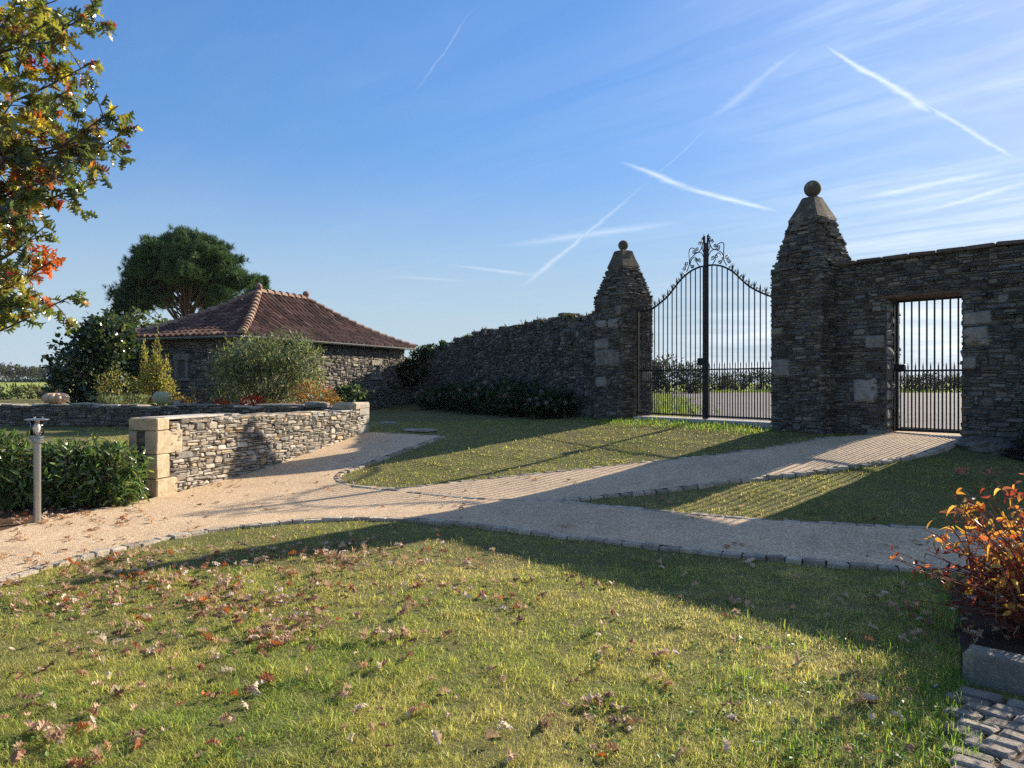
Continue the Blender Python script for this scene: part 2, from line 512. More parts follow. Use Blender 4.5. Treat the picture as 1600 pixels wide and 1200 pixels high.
def path_mat():
    m, nt, N, out = newmat('bound_gravel')
    v = N('ShaderNodeNewGeometry').outputs[0]
    vo = N('ShaderNodeTexVoronoi', i_Vector=v, i_Scale=95.)
    sepc = N('ShaderNodeSeparateColor', i_0=vo.outputs[1])
    c = ramp(N, sepc.outputs[0], [(.0, (.32, .22, .135)), (.35, (.54, .41, .265)), (.75, (.68, .54, .36)), (1., (.84, .74, .56))])
    c = mixc(N, 1, c, ramp(N, noise(N, v, 1.1, 5, .6), [(.3, .86), (.7, 1.1)]), 'MULTIPLY')
    c = mixc(N, 1, c, ramp(N, noise(N, v, 33, 4, .7), [(.3, .8), (.7, 1.18)]), 'MULTIPLY')
    c = mixc(N, 1, c, (1.0, .935, .87), 'MULTIPLY')
    dirt = mathn(N, 'MULTIPLY', ramp(N, noise(N, v, 2.6, 7, .7), [(.52, 0.), (.70, .55)]), ramp(N, noise(N, v, 17, 5, .7), [(.4, .2), (.6, 1.)]))
    c = mixc(N, dirt, c, (.20, .155, .11))
    h = mathn(N, 'SUBTRACT', 1., vo.outputs[0])
    princ(N, nt, out, c, .85, h, .7, .006, spec=.25); return m

def soil_mat(name, a, b):
    m, nt, N, out = newmat(name)
    v = N('ShaderNodeNewGeometry').outputs[0]
    n1 = noise(N, v, 24, 7, .75); n2 = noise(N, v, 5, 5, .6)
    c = mixc(N, n1, a, b)
    c = mixc(N, 1, c, ramp(N, n2, [(.3, .6), (.7, 1.3)]), 'MULTIPLY')
    princ(N, nt, out, c, .95, n1, 1., .05, spec=.1); return m

def road_mat():
    m, nt, N, out = newmat('road_gravel')
    v = N('ShaderNodeNewGeometry').outputs[0]
    c = ramp(N, noise(N, v, 40, 5, .75), [(.25, (.13, .12, .115)), (.75, (.25, .23, .22))])
    c = mixc(N, 1, c, ramp(N, noise(N, v, .35, 5, .6), [(.3, .75), (.7, 1.2)]), 'MULTIPLY')
    princ(N, nt, out, c, .9, noise(N, v, 60, 5, .7), .6, .02, spec=.2); return m

M = {}
M['ground'] = ground_mat(); M['path'] = path_mat(); M['road'] = road_mat()
M['soil'] = soil_mat('dark_soil', (.035, .025, .018), (.14, .10, .07))
M['mulch'] = soil_mat('leaf_mulch', (.05, .032, .02), (.22, .14, .085))
M['stone'] = stone_mat('schist_stone', .25, (.33, .32, .27))
M['dkstone'] = stone_mat('weathered_schist', .45, (.26, .26, .21), .7)
M['mortar'] = stone_mat('wall_core', 0, bstr=.9)
M['granite'] = stone_mat('granite_block', .3, (.40, .34, .20), .5, 90, .75)
M['sett'] = stone_mat('granite_sett', .1, (.4, .38, .34), 1., 70, .6)
M['roof'] = attr_mat('clay_tile', .85, .4, 16, 70, .5)
M['iron'] = plain_mat('black_iron', (.016, .018, .020), .5, .4, .5, .3, 60, .3, 200)
M['zinc'] = plain_mat('zinc', (.36, .38, .40), .45, .7, .5, .2, 8)
M['steel'] = plain_mat('brushed_steel', (.40, .40, .40), .34, 1., .5, .1, 20, .1, 200)
M['wood'] = plain_mat('old_oak', (.14, .085, .055), .8, 0, .3, .4, 8, .5, 40)
M['bark'] = attr_mat('bark', .9, .45, 30, 60, .8)
M['leaf'] = leaf_mat('leaf'); M['glossleaf'] = leaf_mat('glossy_leaf', .36, .25, .7, 1.5)
M['oakleaf'] = leaf_mat('oak_leaf', .34, .22, .8, 1.6)
M['needle'] = leaf_mat('pine_needle', .2, .6, .2, 1.1)
M['grass'] = leaf_mat('grass_blade', .52, .5, .25, 1.8)
M['dryleaf'] = leaf_mat('dry_leaf', .25, .6, .25, 1.2)
M['dark'] = plain_mat('dark_interior', (.012, .012, .014), .6)
# ================================================================== GROUND
def axis_lines(lo, hi, a, b, st):
    near = np.arange(a, b, st)
    f = np.geomspace(st, hi - b, 60); n_ = np.geomspace(st, a - lo, 60)
    return np.unique(np.r_[a - n_[::-1], near, b + f])
gx = axis_lines(-900, 900, -14, 12, .14); gy = axis_lines(-60, 1500, .5, 24, .14)
X, Y = np.meshgrid(gx, gy)
m = MB(); nx, ny = len(gx), len(gy)
ii = (np.arange(ny - 1)[:, None] * nx + np.arange(nx - 1)[None]).ravel()
m.add(np.c_[X.ravel(), Y.ravel(), gl(X, Y).ravel()], np.stack([ii, ii + 1, ii + nx + 1, ii + nx], 1))
tag(m.build('ground', M['ground'], smooth=True), kind='structure')

K1 = [(-170, 960), (-60, 925), (0, 905), (60, 888), (130, 868), (210, 850), (300, 832), (400, 819), (500, 811), (600, 809), (700, 815), (800, 826),
      (900, 838), (1000, 850), (1100, 860), (1200, 870), (1300, 879), (1400, 886), (1480, 891), (1600, 900), (1800, 915)]
BED = [(-200, 868), (-80, 846), (0, 832), (60, 815), (130, 800), (200, 788), (244, 779)]
ISL = [(690, 682), (640, 700), (600, 714), (565, 727), (541, 735), (524, 743), (522, 751), (536, 758), (562, 763), (620, 765), (700, 757), (800, 746), (900, 736),
       (1000, 725), (1100, 715), (1200, 702), (1260, 692), (1310, 684)]
L2 = [(1503, 689), (1450, 705), (1400, 717), (1300, 732), (1200, 745), (1100, 757), (1000, 769), (930, 776), (890, 780), (862, 784), (890, 788), (950, 793), (1050, 803),
      (1150, 812), (1250, 818), (1350, 824), (1450, 829), (1600, 838), (1800, 850)]
k1 = spline(gpl(K1)); isl = spline(gpl(ISL)); l2 = spline(gpl(L2)); bed = np.array(gpl(BED))
# wall foot, just inside the wall face
foot = np.array([LWA - LWN * .05, LWB - LWN * .05 - LWU * .1])
RW0 = np.array([5.49, 13.04]); RWU = np.array([.6816, -.7317]); RWN = np.array([-.7317, -.6816])   # right wall: front face line, normal to the viewer
door_a = RW0 + RWU * .837; door_b = RW0 + RWU * 1.94
path_poly = np.vstack([k1[::-1], bed, foot, [[-2.75, 15.75]], isl, [door_a, door_a - RWN * .75, door_b - RWN * .75, door_b], l2])
sheet('path', path_poly, .11, .014, M['path'])

# beds
bed_poly = np.vstack([bed + np.array([0, .0]), [LWA - LWN * .3], [[-5.6, 11.3], [-8.2, 12.2], [-10.5, 11.3], [-9.5, 8.0]]])
sheet('flower_bed_soil', bed_poly, .2, .008, M['mulch'])
rb_poly = np.array([gp(1492, 905), gp(1484, 930), gp(1500, 955), gp(1490, 985), gp(1502, 1012), [2.40, 4.10], [3.8, 2.75], [7.5, 3.5], [6, 6.2], gp(1600, 905), gp(1530, 897)])
sheet('shrub_bed_soil', rb_poly, .15, .008, M['soil'])
wb_poly = np.array([RW0 + RWU * 1.98 - RWN * .1, RW0 + RWU * 2.0 + RWN * .35, RW0 + RWU * 3.6 + RWN * 1.0, RW0 + RWU * 7 + RWN * 1.1, RW0 + RWU * 7 - RWN * .2])
sheet('wall_bed_soil', wb_poly, .15, .010, M['soil'])
gb_poly = np.array([[-4.9, 16.75], [-14.5, 18.5], [-14.5, 20.5], [-12.3, 23.1], [-7.2, 21.3], [-4.6, 27.], [-4.9, 21]])
sheet('garden_bed_soil', gb_poly, .4, .012, M['soil'])
# road beyond the gates
road_poly = np.array([[4.0, 17.0], [4.9, 20.6], [7.7, 34], [10.4, 53], [9, 60], [-30, 68], [-30, 74], [60, 68], [60, -2], [14, 5.0], [7.9, 12.4], [6.3, 14.4], [5.6, 15]])
sheet('road', road_poly, 1.2, .016, M['road'])
# gate sill
HG = np.array([2.80, 17.08]); GD = unit(np.array([.563, -.826])); GN = np.array([GD[1], -GD[0]])   # hinge, direction along the gate, normal towards the garden
LEAF = 1.94
sill = np.array([HG + GN * .28 - GD * .02, HG - GN * .30 - GD * .02, HG - GN * .30 + GD * 3.95, HG + GN * .28 + GD * 3.95])
m = MB(); bevelbox(m, HG, GD, GN, .05, 3.85, -.34, .20, -1.0, -.735, .02, (.40, .38, .35), .004)
tag(m.build('threshold', M['granite']), kind='structure')
m = MB(); bevelbox(m, RW0, RWU, RWN, .85, 1.93, -.55, -.02, -1.1, -.825, .02, (.40, .38, .35), .004)
tag(m.build('door_threshold', M['granite']), kind='structure')

# ---- kerbs of small granite setts
SETT = [(.42, .36, .275), (.50, .43, .33), (.36, .31, .24), (.56, .48, .37), (.44, .39, .31)]
def kerb(name, line, side, width=.10, up=.035, lo=.14, hi=.22, drop=.16, seed=1):
    st = random.getstate(); random.seed(seed)
    P = resample(line, .02); d = np.r_[0, np.cumsum(np.linalg.norm(np.diff(P, axis=0), axis=1))]
    s = 0.; m = MB()
    while s < d[-1] - lo:
        L = random.uniform(lo, hi)
        a = np.array([np.interp(s + .006, d, P[:, k]) for k in (0, 1)]); b = np.array([np.interp(s + L - .006, d, P[:, k]) for k in (0, 1)])
        u = unit(b - a); v = np.array([-u[1], u[0]]) * side
        z = float(g(*((a + b) / 2))) + up + random.uniform(-.008, .008)
        w = width + random.uniform(-.015, .02)
        c = np.array(random.choice(SETT)) * random.uniform(.8, 1.15)
        bevelbox(m, a, u, v, 0, np.linalg.norm(b - a), random.uniform(-.01, .01), w, z - drop, z, .008, c, .005)
        s += L
    random.setstate(st)
    return tag(m.build(name, M['sett']), kind='structure')
kerb('kerb', k1, -1, up=.020, seed=3); kerb('kerb', isl, 1, up=.018, seed=4); kerb('kerb', l2, 1, up=.018, seed=5)
kerb('kerb', spline(gpl([(548, 762), (610, 768), (680, 776), (770, 783), (860, 785)])), 1, width=.10, up=.021, seed=6)
kerb('kerb', np.array([[-2.62, 15.66], gp(688, 683)]), 1, up=.022, seed=8)

# ---- setts paving and kerbstone beside the lawn
PAVE = None
m = MB(); PU = unit(np.array([.70, -.714])); PV = np.array([PU[1], -PU[0]]); PO = np.array([2.30, 3.93])
r_ = 0; PAVE = np.array([PO, PO + PV * 1.53 + PU * .40, PO + PV * 1.53 + PU * 3.2, PO + PU * 3.2])
for iv in range(0, 15):
    v0 = iv * .102; u = v0 * .26 + random.uniform(-.03, .03) - (.05 if iv % 2 else 0)
    while u < 3.2:
        L = random.uniform(.15, .22)
        c = np.array([.29, .255, .205]) * random.uniform(.7, 1.2)
        z = -1.545 + random.uniform(-.008, .008)
        bevelbox(m, PO, PU, PV, u + .009, u + L - .009, v0 + .008, v0 + .094, z - .08, z, .009, c, .006)
        u += L
tag(m.build('paving', M['sett']), kind='structure')
tag(sheet('paving_bed', PAVE, .2, .006, M['mulch']), kind='structure')
m = MB(); bevelbox(m, np.array([2.385, 4.06]), PU, -PV, 0, 1.9, 0, .15, -1.62, -1.415, .010, (.17, .158, .135), .006)
tag(m.build('kerbstone', M['granite'], base=(2.385, 4.06, -1.57)), 'long grey granite kerbstone edging the shrub bed above the sett paving', 'kerbstone')

# ================================================================== WALLS
PAL_W = [(.36, .315, .25), (.31, .275, .225), (.42, .37, .29), (.25, .23, .20), (.34, .29, .22), (.47, .42, .34), (.42, .32, .20), (.21, .195, .17), (.32, .30, .27), (.52, .47, .40)]
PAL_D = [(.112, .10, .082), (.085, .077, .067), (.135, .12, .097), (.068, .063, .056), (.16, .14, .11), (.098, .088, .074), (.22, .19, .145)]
MORT = (.105, .093, .077)

def wall_core(parent, o, U, N, L, th, bot, top, mat, col=MORT, n=40, name='core', dz=-.03, ins=.0):
    """solid heart of a wall behind its facing stones; rough far face"""
    m = MB(); V = []; o = np.asarray(o); U = np.asarray(U); N = np.asarray(N)
    us = np.linspace(.0, L, n)
    for u in us:
        for d, zz in ((-ins, bot(u)), (-ins, top(u) + dz), (-th, top(u) + dz), (-th, bot(u))):
            p = o + U * u + N * d; V.append((p[0], p[1], zz))
    Fq = []
    for i in range(n - 1):
        for k in range(4):
            k2 = (k + 1) % 4; Fq.append((i * 4 + k, i * 4 + k2, (i + 1) * 4 + k2, (i + 1) * 4 + k))
    Fq += [(0, 1, 2, 3), tuple(reversed([(n - 1) * 4 + k for k in range(4)]))]
    m.add(np.array(V), Fq, col)
    return m.build(name, mat, parent)

def copestones(m, o, U, N, L, th, top, pal, wl=(.25, .5), h=(.03, .07), over=.03, tilt=.03):
    u = 0.
    while u < L - .1:
        w = min(random.uniform(*wl), L - u); z = float(top(u + w / 2)) + random.uniform(-.012, .012); hh = random.uniform(*h)
        c = np.array(random.choice(pal)) * random.uniform(.85, 1.15)
        bevelbox(m, o, U, N, u + .006, u + w - .006, -th - over + random.uniform(-.02, .03), over + random.uniform(-.03, .02), z - .02, z + hh, .012, c, .012)
        u += w

# ---- low garden wall
LL = float(np.linalg.norm(LWB - LWA)); LT = .42
lw = empty('low_stone_wall', (LWA[0], LWA[1], -1.57), 'low sunlit wall of pale split stone beside the path, granite block pier at its end', 'garden wall')
ltop = lambda u: -.50 - .07 * u / LL + .012 * math.sin(u * 5) + .01 * math.sin(u * 13)
lbot = lambda u: float(g(*(LWA + LWU * u + LWN * .1))) - .05
m = MB(); facewall(m, LWA, LWU, LWN, LL, lbot, ltop, (.016, .08), (.06, .27), PAL_W, (.012, .04), .005, .10, .36, skip=lambda a, b, c, d: a < .20 or b > LL - .13, cell=.014)
m.build('stone_facing', M['stone'], lw)
m = MB(); facewall(m, LWA + LWU * LL - LWN * LT, -LWU, -LWN, LL, lambda u: -1.2, lambda u: ltop(LL - u), (.04, .12), (.12, .35), PAL_W, (.012, .045), .006)
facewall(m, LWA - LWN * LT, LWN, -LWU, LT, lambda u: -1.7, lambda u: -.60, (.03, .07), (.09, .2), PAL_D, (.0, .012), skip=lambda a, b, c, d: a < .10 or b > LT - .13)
m.build('rear_facing', M['stone'], lw)
wall_core(lw, LWA, LWU, LWN, LL, LT, lambda u: lbot(u) - .2, ltop, M['mortar'])
m = MB(); copestones(m, LWA + LWU * .9, LWU, LWN, LL - 1.25, LT, lambda u: ltop(u + .9) - .01, PAL_W, (.18, .45), (.012, .03), .01)
m.build('coping', M['stone'], lw)
GR = (.47, .38, .255)
m = MB()   # granite quoins of the end pier
for (u1, z0, z1, tk, rough) in ((.16, -.635, -.475, 1, .004), (.40, -.95, -.645, 0, .008), (.15, -1.275, -.96, 0, .005), (.30, -1.75, -1.285, 0, .005)):
    c = np.array(GR) * random.uniform(.9, 1.1)
    if tk: bevelbox(m, LWA, LWU, LWN, -.03, .20, -LT - .02, .035, z0, z1, .012, c, .004)
    else: bevelbox(m, LWA, LWU, LWN, -.03, u1 + .06, -.17, .03, z0, z1, .012, c, rough)
bevelbox(m, LWA, LWU, LWN, -.03, .25, -LT - .02, -LT + .10, -1.15, -.645, .012, np.array(GR) * .9, .004)
bevelbox(m, LWA, LWU, LWN, -.03, .35, -LT - .02, -LT + .13, -1.7, -1.16, .012, np.array(GR), .004)
m.build('pier_block', M['granite'], lw)
m = MB(); bevelbox(m, LWA, LWU, LWN, .12, 1.35, -.40, .02, -.497, -.468, .008, (.50, .46, .40), .004); m.build('cover_slab', M['granite'], lw)
m = MB()
for (z0, z1, a, b) in ((-.66, -.50, -.40, .05), (-.84, -.67, -.25, .04), (-1.08, -.85, -.46, .05)):
    bevelbox(m, LWA + LWU * LL, LWU, LWN, a, .02, -LT, .035, z0, z1, .014, np.array((.38, .35, .30)) * random.uniform(.9, 1.1), .006)
m.build('end_block', M['granite'], lw)

# stones lying at the corner of the two low walls
def boulder(name, x, y, z, sx, sy, sz, rot, label, cat, mat, col, seed, rough=.12, flat=.0):
    r = np.random.default_rng(seed); m = MB(); nu, nv = 18, 10; V = []
    ph = r.uniform(0, 6.28, 6)
    for j in range(nv + 1):
        t = PI * j / nv - PI / 2
        for i in range(nu):
            p = 2 * PI * i / nu
            sg = lambda q, e: math.copysign(abs(q) ** e, q)
            X_, Y_, Z_ = sg(math.cos(t), .6) * sg(math.cos(p), .7), sg(math.cos(t), .6) * sg(math.sin(p), .7), sg(math.sin(t), .6 - flat)
            k = 1 + rough * (math.sin(3 * X_ + ph[0]) * math.sin(2.5 * Y_ + ph[1]) + .6 * math.sin(6 * Z_ + ph[2] + 4 * X_)) + r.uniform(-rough, rough) * .3
            V.append((X_ * k * sx, Y_ * k * sy, Z_ * k * sz))
    V = np.array(V); c, s = math.cos(rot), math.sin(rot)
    V = np.c_[V[:, 0] * c - V[:, 1] * s + x, V[:, 0] * s + V[:, 1] * c + y, V[:, 2] + z]
    Fq = [(j * nu + i, j * nu + (i + 1) % nu, (j + 1) * nu + (i + 1) % nu, (j + 1) * nu + i) for j in range(nv) for i in range(nu)]
    m.add(V, Fq, col); return tag(m.build(name, mat, base=(x, y, z - sz)), label, cat)
_la = math.atan2(LWU[1], LWU[0])
m = MB(); bevelbox(m, LWA + LWU * (LL - .62), LWU, LWN, 0, .66, -.46, .05, -.545, -.40, .03, (.40, .35, .27), .018)
_p = LWA + LWU * (LL - .3); tag(m.build('cap_stone', M['granite'], base=(_p[0], _p[1], -.545)), 'thick squared cap stone on the far end of the low sunlit wall', 'stone')
boulder('slab_stone', -3.98, 15.66, -.45, .27, .17, .065, .2, 'tilted dark slab lying on the wall corner next to the thick cap stone', 'stone', M['dkstone'], (.24, .22, .19), 5, .1)
boulder('slab_stone', -4.75, 15.75, -.46, .5, .18, .03, .1, 'long thin slab lying flat on the shaded low wall', 'stone', M['dkstone'], (.27, .25, .22), 6, .05)

# ---- back garden wall
BA = np.array([-3.12, 15.92]); BB = np.array([-17.5, 18.55]); BL = float(np.linalg.norm(BB - BA)); BU = (BB - BA) / BL; BN = np.array([BU[1], -BU[0]])
if BN[1] > 0: BN = -BN
bw = empty('garden_back_wall', (BA[0], BA[1], -1.0), 'long low dark stone wall carrying the pumpkins, in shade behind the hedge', 'garden wall')
btop = lambda u: -.50 + .015 * math.sin(u * 2.1) + .01 * math.sin(u * 7) - .02 * max(0, 1 - u / 4)
bbot = lambda u: -1.25
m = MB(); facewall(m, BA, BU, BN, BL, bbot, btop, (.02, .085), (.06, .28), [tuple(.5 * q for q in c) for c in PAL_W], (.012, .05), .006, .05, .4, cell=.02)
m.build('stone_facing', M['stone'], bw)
wall_core(bw, BA, BU, BN, BL, .45, lambda u: -1.4, btop, M['mortar'])
m = MB(); copestones(m, BA, BU, BN, BL, .45, lambda u: btop(u) - .01, PAL_W, (.25, .6), (.015, .035), .02)
m.build('coping', M['stone'], bw)

# ---- tall wall between the gate and the house
TA = np.array([2.30, 17.75]); TB = np.array([-3.95, 30.2]); TL = float(np.linalg.norm(TB - TA)); TU = (TB - TA) / TL; TL = 12.1; TN = np.array([TU[1], -TU[0]])
if TN[0] > 0: TN = -TN
TA = TA + TN * .10
tw = empty('tall_stone_wall', (TA[0], TA[1], -.9), 'tall dark rubble wall with overgrown top running from the gate pillar to the house', 'wall')
_tp = [(0, 1.50), (1.5, 1.58), (2.3, 1.64), (4, 1.60), (5.2, 1.55), (6.5, 1.56), (8, 1.48), (10, 1.30), (12, 1.14), (13.2, .98), (14, .85)]
ttop = lambda u: float(np.interp(u, *zip(*_tp))) + .035 * math.sin(u * 3.7) + .03 * math.sin(u * 9.1 + 1) + .02 * math.sin(u * 21)
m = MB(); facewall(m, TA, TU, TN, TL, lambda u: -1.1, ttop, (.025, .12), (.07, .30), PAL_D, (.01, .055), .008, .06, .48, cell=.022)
# short return running into the house wall
TE = TA + TU * TL; TH = np.array([-4.55, 28.95]); TEL = float(np.linalg.norm(TH - TE)); TEU = (TH - TE) / TEL; TEN = np.array([TEU[1], -TEU[0]])
if TEN[1] > 0: TEN = -TEN
etop = lambda u: float(np.interp(u, (0, .5, TEL), (1.08, .80, .30))) + .03 * math.sin(u * 9)
facewall(m, TE, TEU, TEN, TEL, lambda u: -1.1, etop, (.025, .12), (.07, .30), PAL_D, (.01, .055), .008, .05, .45, cell=.022)
wall_core(tw, TE, TEU, TEN, TEL, .45, lambda u: -1.4, etop, M['mortar'], (.08, .072, .062), 10, 'return_core')
m.build('stone_facing', M['dkstone'], tw)
wall_core(tw, TA, TU, TN, TL, .5, lambda u: -1.4, ttop, M['mortar'], (.10, .095, .09), 60)
m = MB(); copestones(m, TA, TU, TN, TL, .5, ttop, PAL_D, (.15, .5), (.03, .10), .03)
m.build('coping', M['dkstone'], tw)

# ---- gate pillars
def pillar(name, cx, cy, zb, zc, zk, zt, ball, half, ck, tk, label, blocks, seed):
    """zb ground, zc where the corbelled top begins, zk foot of the capstone, zt its top"""
    random.seed(seed); np.random.seed(seed)
    t = empty(name, (cx, cy, zb), label, 'gate pillar', 'stone pillars of the main gate')
    c = np.array([cx, cy]); m = MB(); m2 = MB()
    dirs = [(GD, GN), (GN, -GD), (-GD, -GN), (-GN, GD)]   # (along, outward)
    big = []
    for U, N in dirs:
        o = c + N * half - U * half
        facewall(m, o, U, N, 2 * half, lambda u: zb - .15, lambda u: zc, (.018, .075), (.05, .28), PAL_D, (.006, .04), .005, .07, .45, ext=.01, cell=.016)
    z = zc; k = 0
    while z < zk:   # corbelled courses, each drawn in
        h = random.uniform(.022, .05); f = (z - zc) / (zk - zc)
        hw = lerp(half + .005, ck * .95, f)
        for U, N in dirs:
            u = -hw
            while u < hw - .02:
                w = min(random.uniform(.07, .30), hw - u)
                d = hw + random.uniform(-.05, .045)
                bevelbox(m, c, U, N, u + .004, u + w - .004, hw - .22, d, z + .003, z + h * random.uniform(.8, 1.05), .008, np.array(random.choice(PAL_D)) * random.uniform(.7, 1.2), .010)
                u += w
        z += h; k += 1
    m.build('stone_facing', M['dkstone'], t)
    m = MB(); obox(m, c, GD, GN, -half, half, -half, half, zb - .3, zc, MORT)
    obox(m, c, GD, GN, -half * .8, half * .8, -half * .8, half * .8, zc, lerp(zc, zk, .5), MORT)
    obox(m, c, GD, GN, -ck * .8, ck * .8, -ck * .8, ck * .8, lerp(zc, zk, .5), zk, MORT)
    m.build('core', M['mortar'], t)
    for (fi, u0, u1, z0, z1) in blocks:
        U, N = dirs[fi]; m = MB()
        pillow(m, np.array([*c, 0.]), np.array([*U, 0]), np.array([0, 0, 1.]), np.array([*N, 0]), u0, u1, z0, z1, half - .03, half + .05, np.array((.25, .225, .19)) * random.uniform(.8, 1.1), .3, .06, .2)
        m.build('dressed_block', M['granite'], t)
    # capstone: truncated pyramid, worn
    m = MB(); V = []
    for zz, hw in ((zk, ck - .015), (zk + .03, ck), (lerp(zk, zt, .5), lerp(ck, tk, .5)), (zt - .02, tk * 1.05), (zt, tk * .95)):
        for a, b in ((-1, -1), (0, -1.01), (1, -1), (1.01, 0), (1, 1), (0, 1.01), (-1, 1), (-1.01, 0)):
            p = c + GD * a * hw + GN * b * hw + np.random.uniform(-.008, .008, 2); V.append((*p, zz))
    Fq = [(i * 8 + k, i * 8 + (k + 1) % 8, i * 8 + 8 + (k + 1) % 8, i * 8 + 8 + k) for i in range(4) for k in range(8)] + [tuple(range(8))[::-1], tuple(32 + k for k in range(8))]
    Fq = [q[::-1] for q in Fq]
    m.add(np.array(V), Fq, (.105, .085, .062)); m.build('capstone', M['granite'], t)
    m = MB(); lathe(m, [(.07, zt - .01), (.06, zt + .02)] + [(ball * math.cos(a), zt + .01 + ball + ball * math.sin(a)) for a in np.linspace(-1.2, 1.5, 14)], cx, cy, 22, (.10, .085, .064))
    m.build('ball_finial', M['granite'], t, smooth=True)
    return t
LP = HG - GD * .5 + GN * -.0; 
RP = np.array([5.28, 13.49])
pillar('gate_pillar', 2.55, 17.6, -.78, 1.95, 2.61, 3.02, .117, .46, .262, .14, 'smaller stone gate pillar with ball finial at the end of the tall wall',
       [(0, -.40, -.02, 1.25, 1.43), (0, .03, .36, 1.23, 1.44), (0, -.44, .02, .78, 1.0), (0, -.42, .40, .36, .75), (0, -.40, -.03, -.1, .14), (3, .1, .4, .05, .25), (0, .22, .44, 1.5, 1.72)], 21)
pillar('gate_pillar', RP[0], RP[1], -.86, 1.92, 2.83, 3.25, .146, .485, .285, .12, 'bigger stone gate pillar with ball finial beside the doorway wall',
       [(0, -.46, -.12, .1, .45)], 22)
random.seed(31); np.random.seed(31)

# ---- wall with the garden door
rw = empty('doorway_wall', (RW0[0], RW0[1], -.85), 'dark schist wall with a barred doorway and clay tile coping', 'wall')
RT = .55; DA, DB, DZ = .837, 1.94, 1.36; RL = 7.2
rtop = lambda u: 1.97 + .012 * u
bot_r = lambda u: float(g(*(RW0 + RWU * u + RWN * .1))) - .12
lint0 = DZ + .07
m = MB()
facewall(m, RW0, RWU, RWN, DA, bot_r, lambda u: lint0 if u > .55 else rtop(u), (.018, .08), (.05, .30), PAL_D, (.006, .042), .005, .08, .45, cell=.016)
o2 = RW0 + RWU * .55
facewall(m, o2, RWU, RWN, 1.75, lambda u: lint0, lambda u: rtop(u + .55), (.018, .08), (.05, .24), PAL_D, (.006, .042), .005, .0, .45, cell=.016)
o3 = RW0 + RWU * DB
facewall(m, o3, RWU, RWN, RL - DB, lambda u: bot_r(u + DB), lambda u: lint0 if u < .36 else rtop(u + DB), (.018, .085), (.05, .34), PAL_D, (.006, .045), .005, .08, .45, cell=.016)
# door reveals
facewall(m, RW0 + RWU * DA, -RWN, RWU, RT, lambda u: -.95, lambda u: DZ, (.06, .2), (.2, .5), [(.30, .28, .25), (.25, .24, .22)], (.0, .02), .005)
facewall(m, RW0 + RWU * DB - RWN * RT, RWN, -RWU, RT, lambda u: -.95, lambda u: DZ, (.05, .16), (.15, .4), PAL_D, (.0, .03), .005)
m.build('stone_facing', M['dkstone'], rw)
m = MB()
zc_ = lambda u: rtop(u) - .03
for u0, u1, z0 in ((0.02, DA - .003, -1.2), (DA - .003, DB + .003, lint0 + .01), (DB + .003, RL, -1.75)):
    c8 = []
    for top in (0, 1):
        for a, b in ((u0, -RT), (u1, -RT), (u1, .0), (u0, .0)):
            p = RW0 + RWU * a + RWN * b; c8.append((p[0], p[1], zc_(a) if top else z0))
    hexa(m, np.array(c8), MORT)
m.build('core', M['mortar'], rw)
m = MB(); bevelbox(m, RW0, RWU, RWN, DA - .22, DB + .22, -RT - .01, .015, DZ, lint0, .02, (.085, .074, .062), .008); m.build('lintel', M['wood'], rw)
for (a, b, z0, z1, k) in ((DA - .33, DA - .02, .56, .78, 1.), (DA - .53, DA - .14, -.32, .07, 1.35), (DB + .02, DB + .40, .86, 1.06, .8), (DB + .02, DB + .36, .55, .84, .9), (DB + .01, DB + .2, .2, .4, .7),
                          (DA - .3, DA - .01, -.92, -.75, .7)):
    m = MB(); pillow(m, np.array([*RW0, 0.]), np.array([*RWU, 0]), np.array([0, 0, 1.]), np.array([*RWN, 0]), a, b, z0, z1, -.03, .052, np.array((.27, .245, .205)) * k, .22, .05, .2)
    m.build('dressed_block', M['granite'], rw)
m = MB(); u = -.02
while u < RL:
    w = random.uniform(.38, .5); z = rtop(u + w / 2)
    c = np.array((.135, .095, .072)) * random.uniform(.7, 1.15)
    bevelbox(m, RW0, RWU, RWN, u, u + w - .005, -RT - .06, .075 + random.uniform(-.015, .02), z + random.uniform(-.004, .006), z + .05 + random.uniform(0, .012), .012, c, .006)
    u += w
m.build('tile_coping', M['roof'], rw)
p = RW0 + RWU * 2.35 + RWN * .42
boulder('boulder', p[0], p[1], float(g(*p)) + .05,   .30, .2, .13, -.8, 'grey boulder at the foot of the doorway wall by the path edge', 'boulder', M['dkstone'], (.13, .115, .10), 9, .2)
p = gp(655, 673); boulder('flat_stone', p[0], p[1], float(g(*p)) + .01, .36, .16, .035, .1, 'flat pale stone set in the shaded lawn at the end of the path', 'stone', M['granite'], (.33, .31, .27), 11, .08)
p = gp(606, 661); boulder('flat_stone', p[0], p[1], float(g(*p)) + .005, .22, .10, .025, .0, 'small flat stone in the shaded grass just behind the low wall end', 'stone', M['granite'], (.33, .31, .27), 12, .08)

# ================================================================== IRON GATES
def bar(m, P, Q, r, n=6): tube(m, [P, lerp(P, Q, .5), Q], r, n)
def vol(c, r, a0, turns, n=22, sgn=1, ry=None):
    """flat spiral in the gate plane as (u, z) pairs, from outside inwards"""
    a = a0 + sgn * np.linspace(0, turns * 2 * PI, n); rr = np.linspace(r, r * .22, n)
    return np.c_[c[0] + rr * np.cos(a), c[1] + rr * np.sin(a)]

_rail = [(0, 1.60), (.06, 1.585), (.13, 1.582), (.22, 1.60), (.33, 1.69), (.41, 1.77), (.49, 1.87), (.575, 2.01), (.655, 2.145), (.73, 2.23), (.81, 2.30), (.91, 2.345), (1.0, 2.355)]
_ru, _rz = np.array([q[0] for q in _rail]) * LEAF, np.array([q[1] for q in _rail])
_rs = spline(np.c_[_ru, _rz], 5)
rail_z = lambda u: float(np.interp(u, _rs[:, 0], _rs[:, 1]))

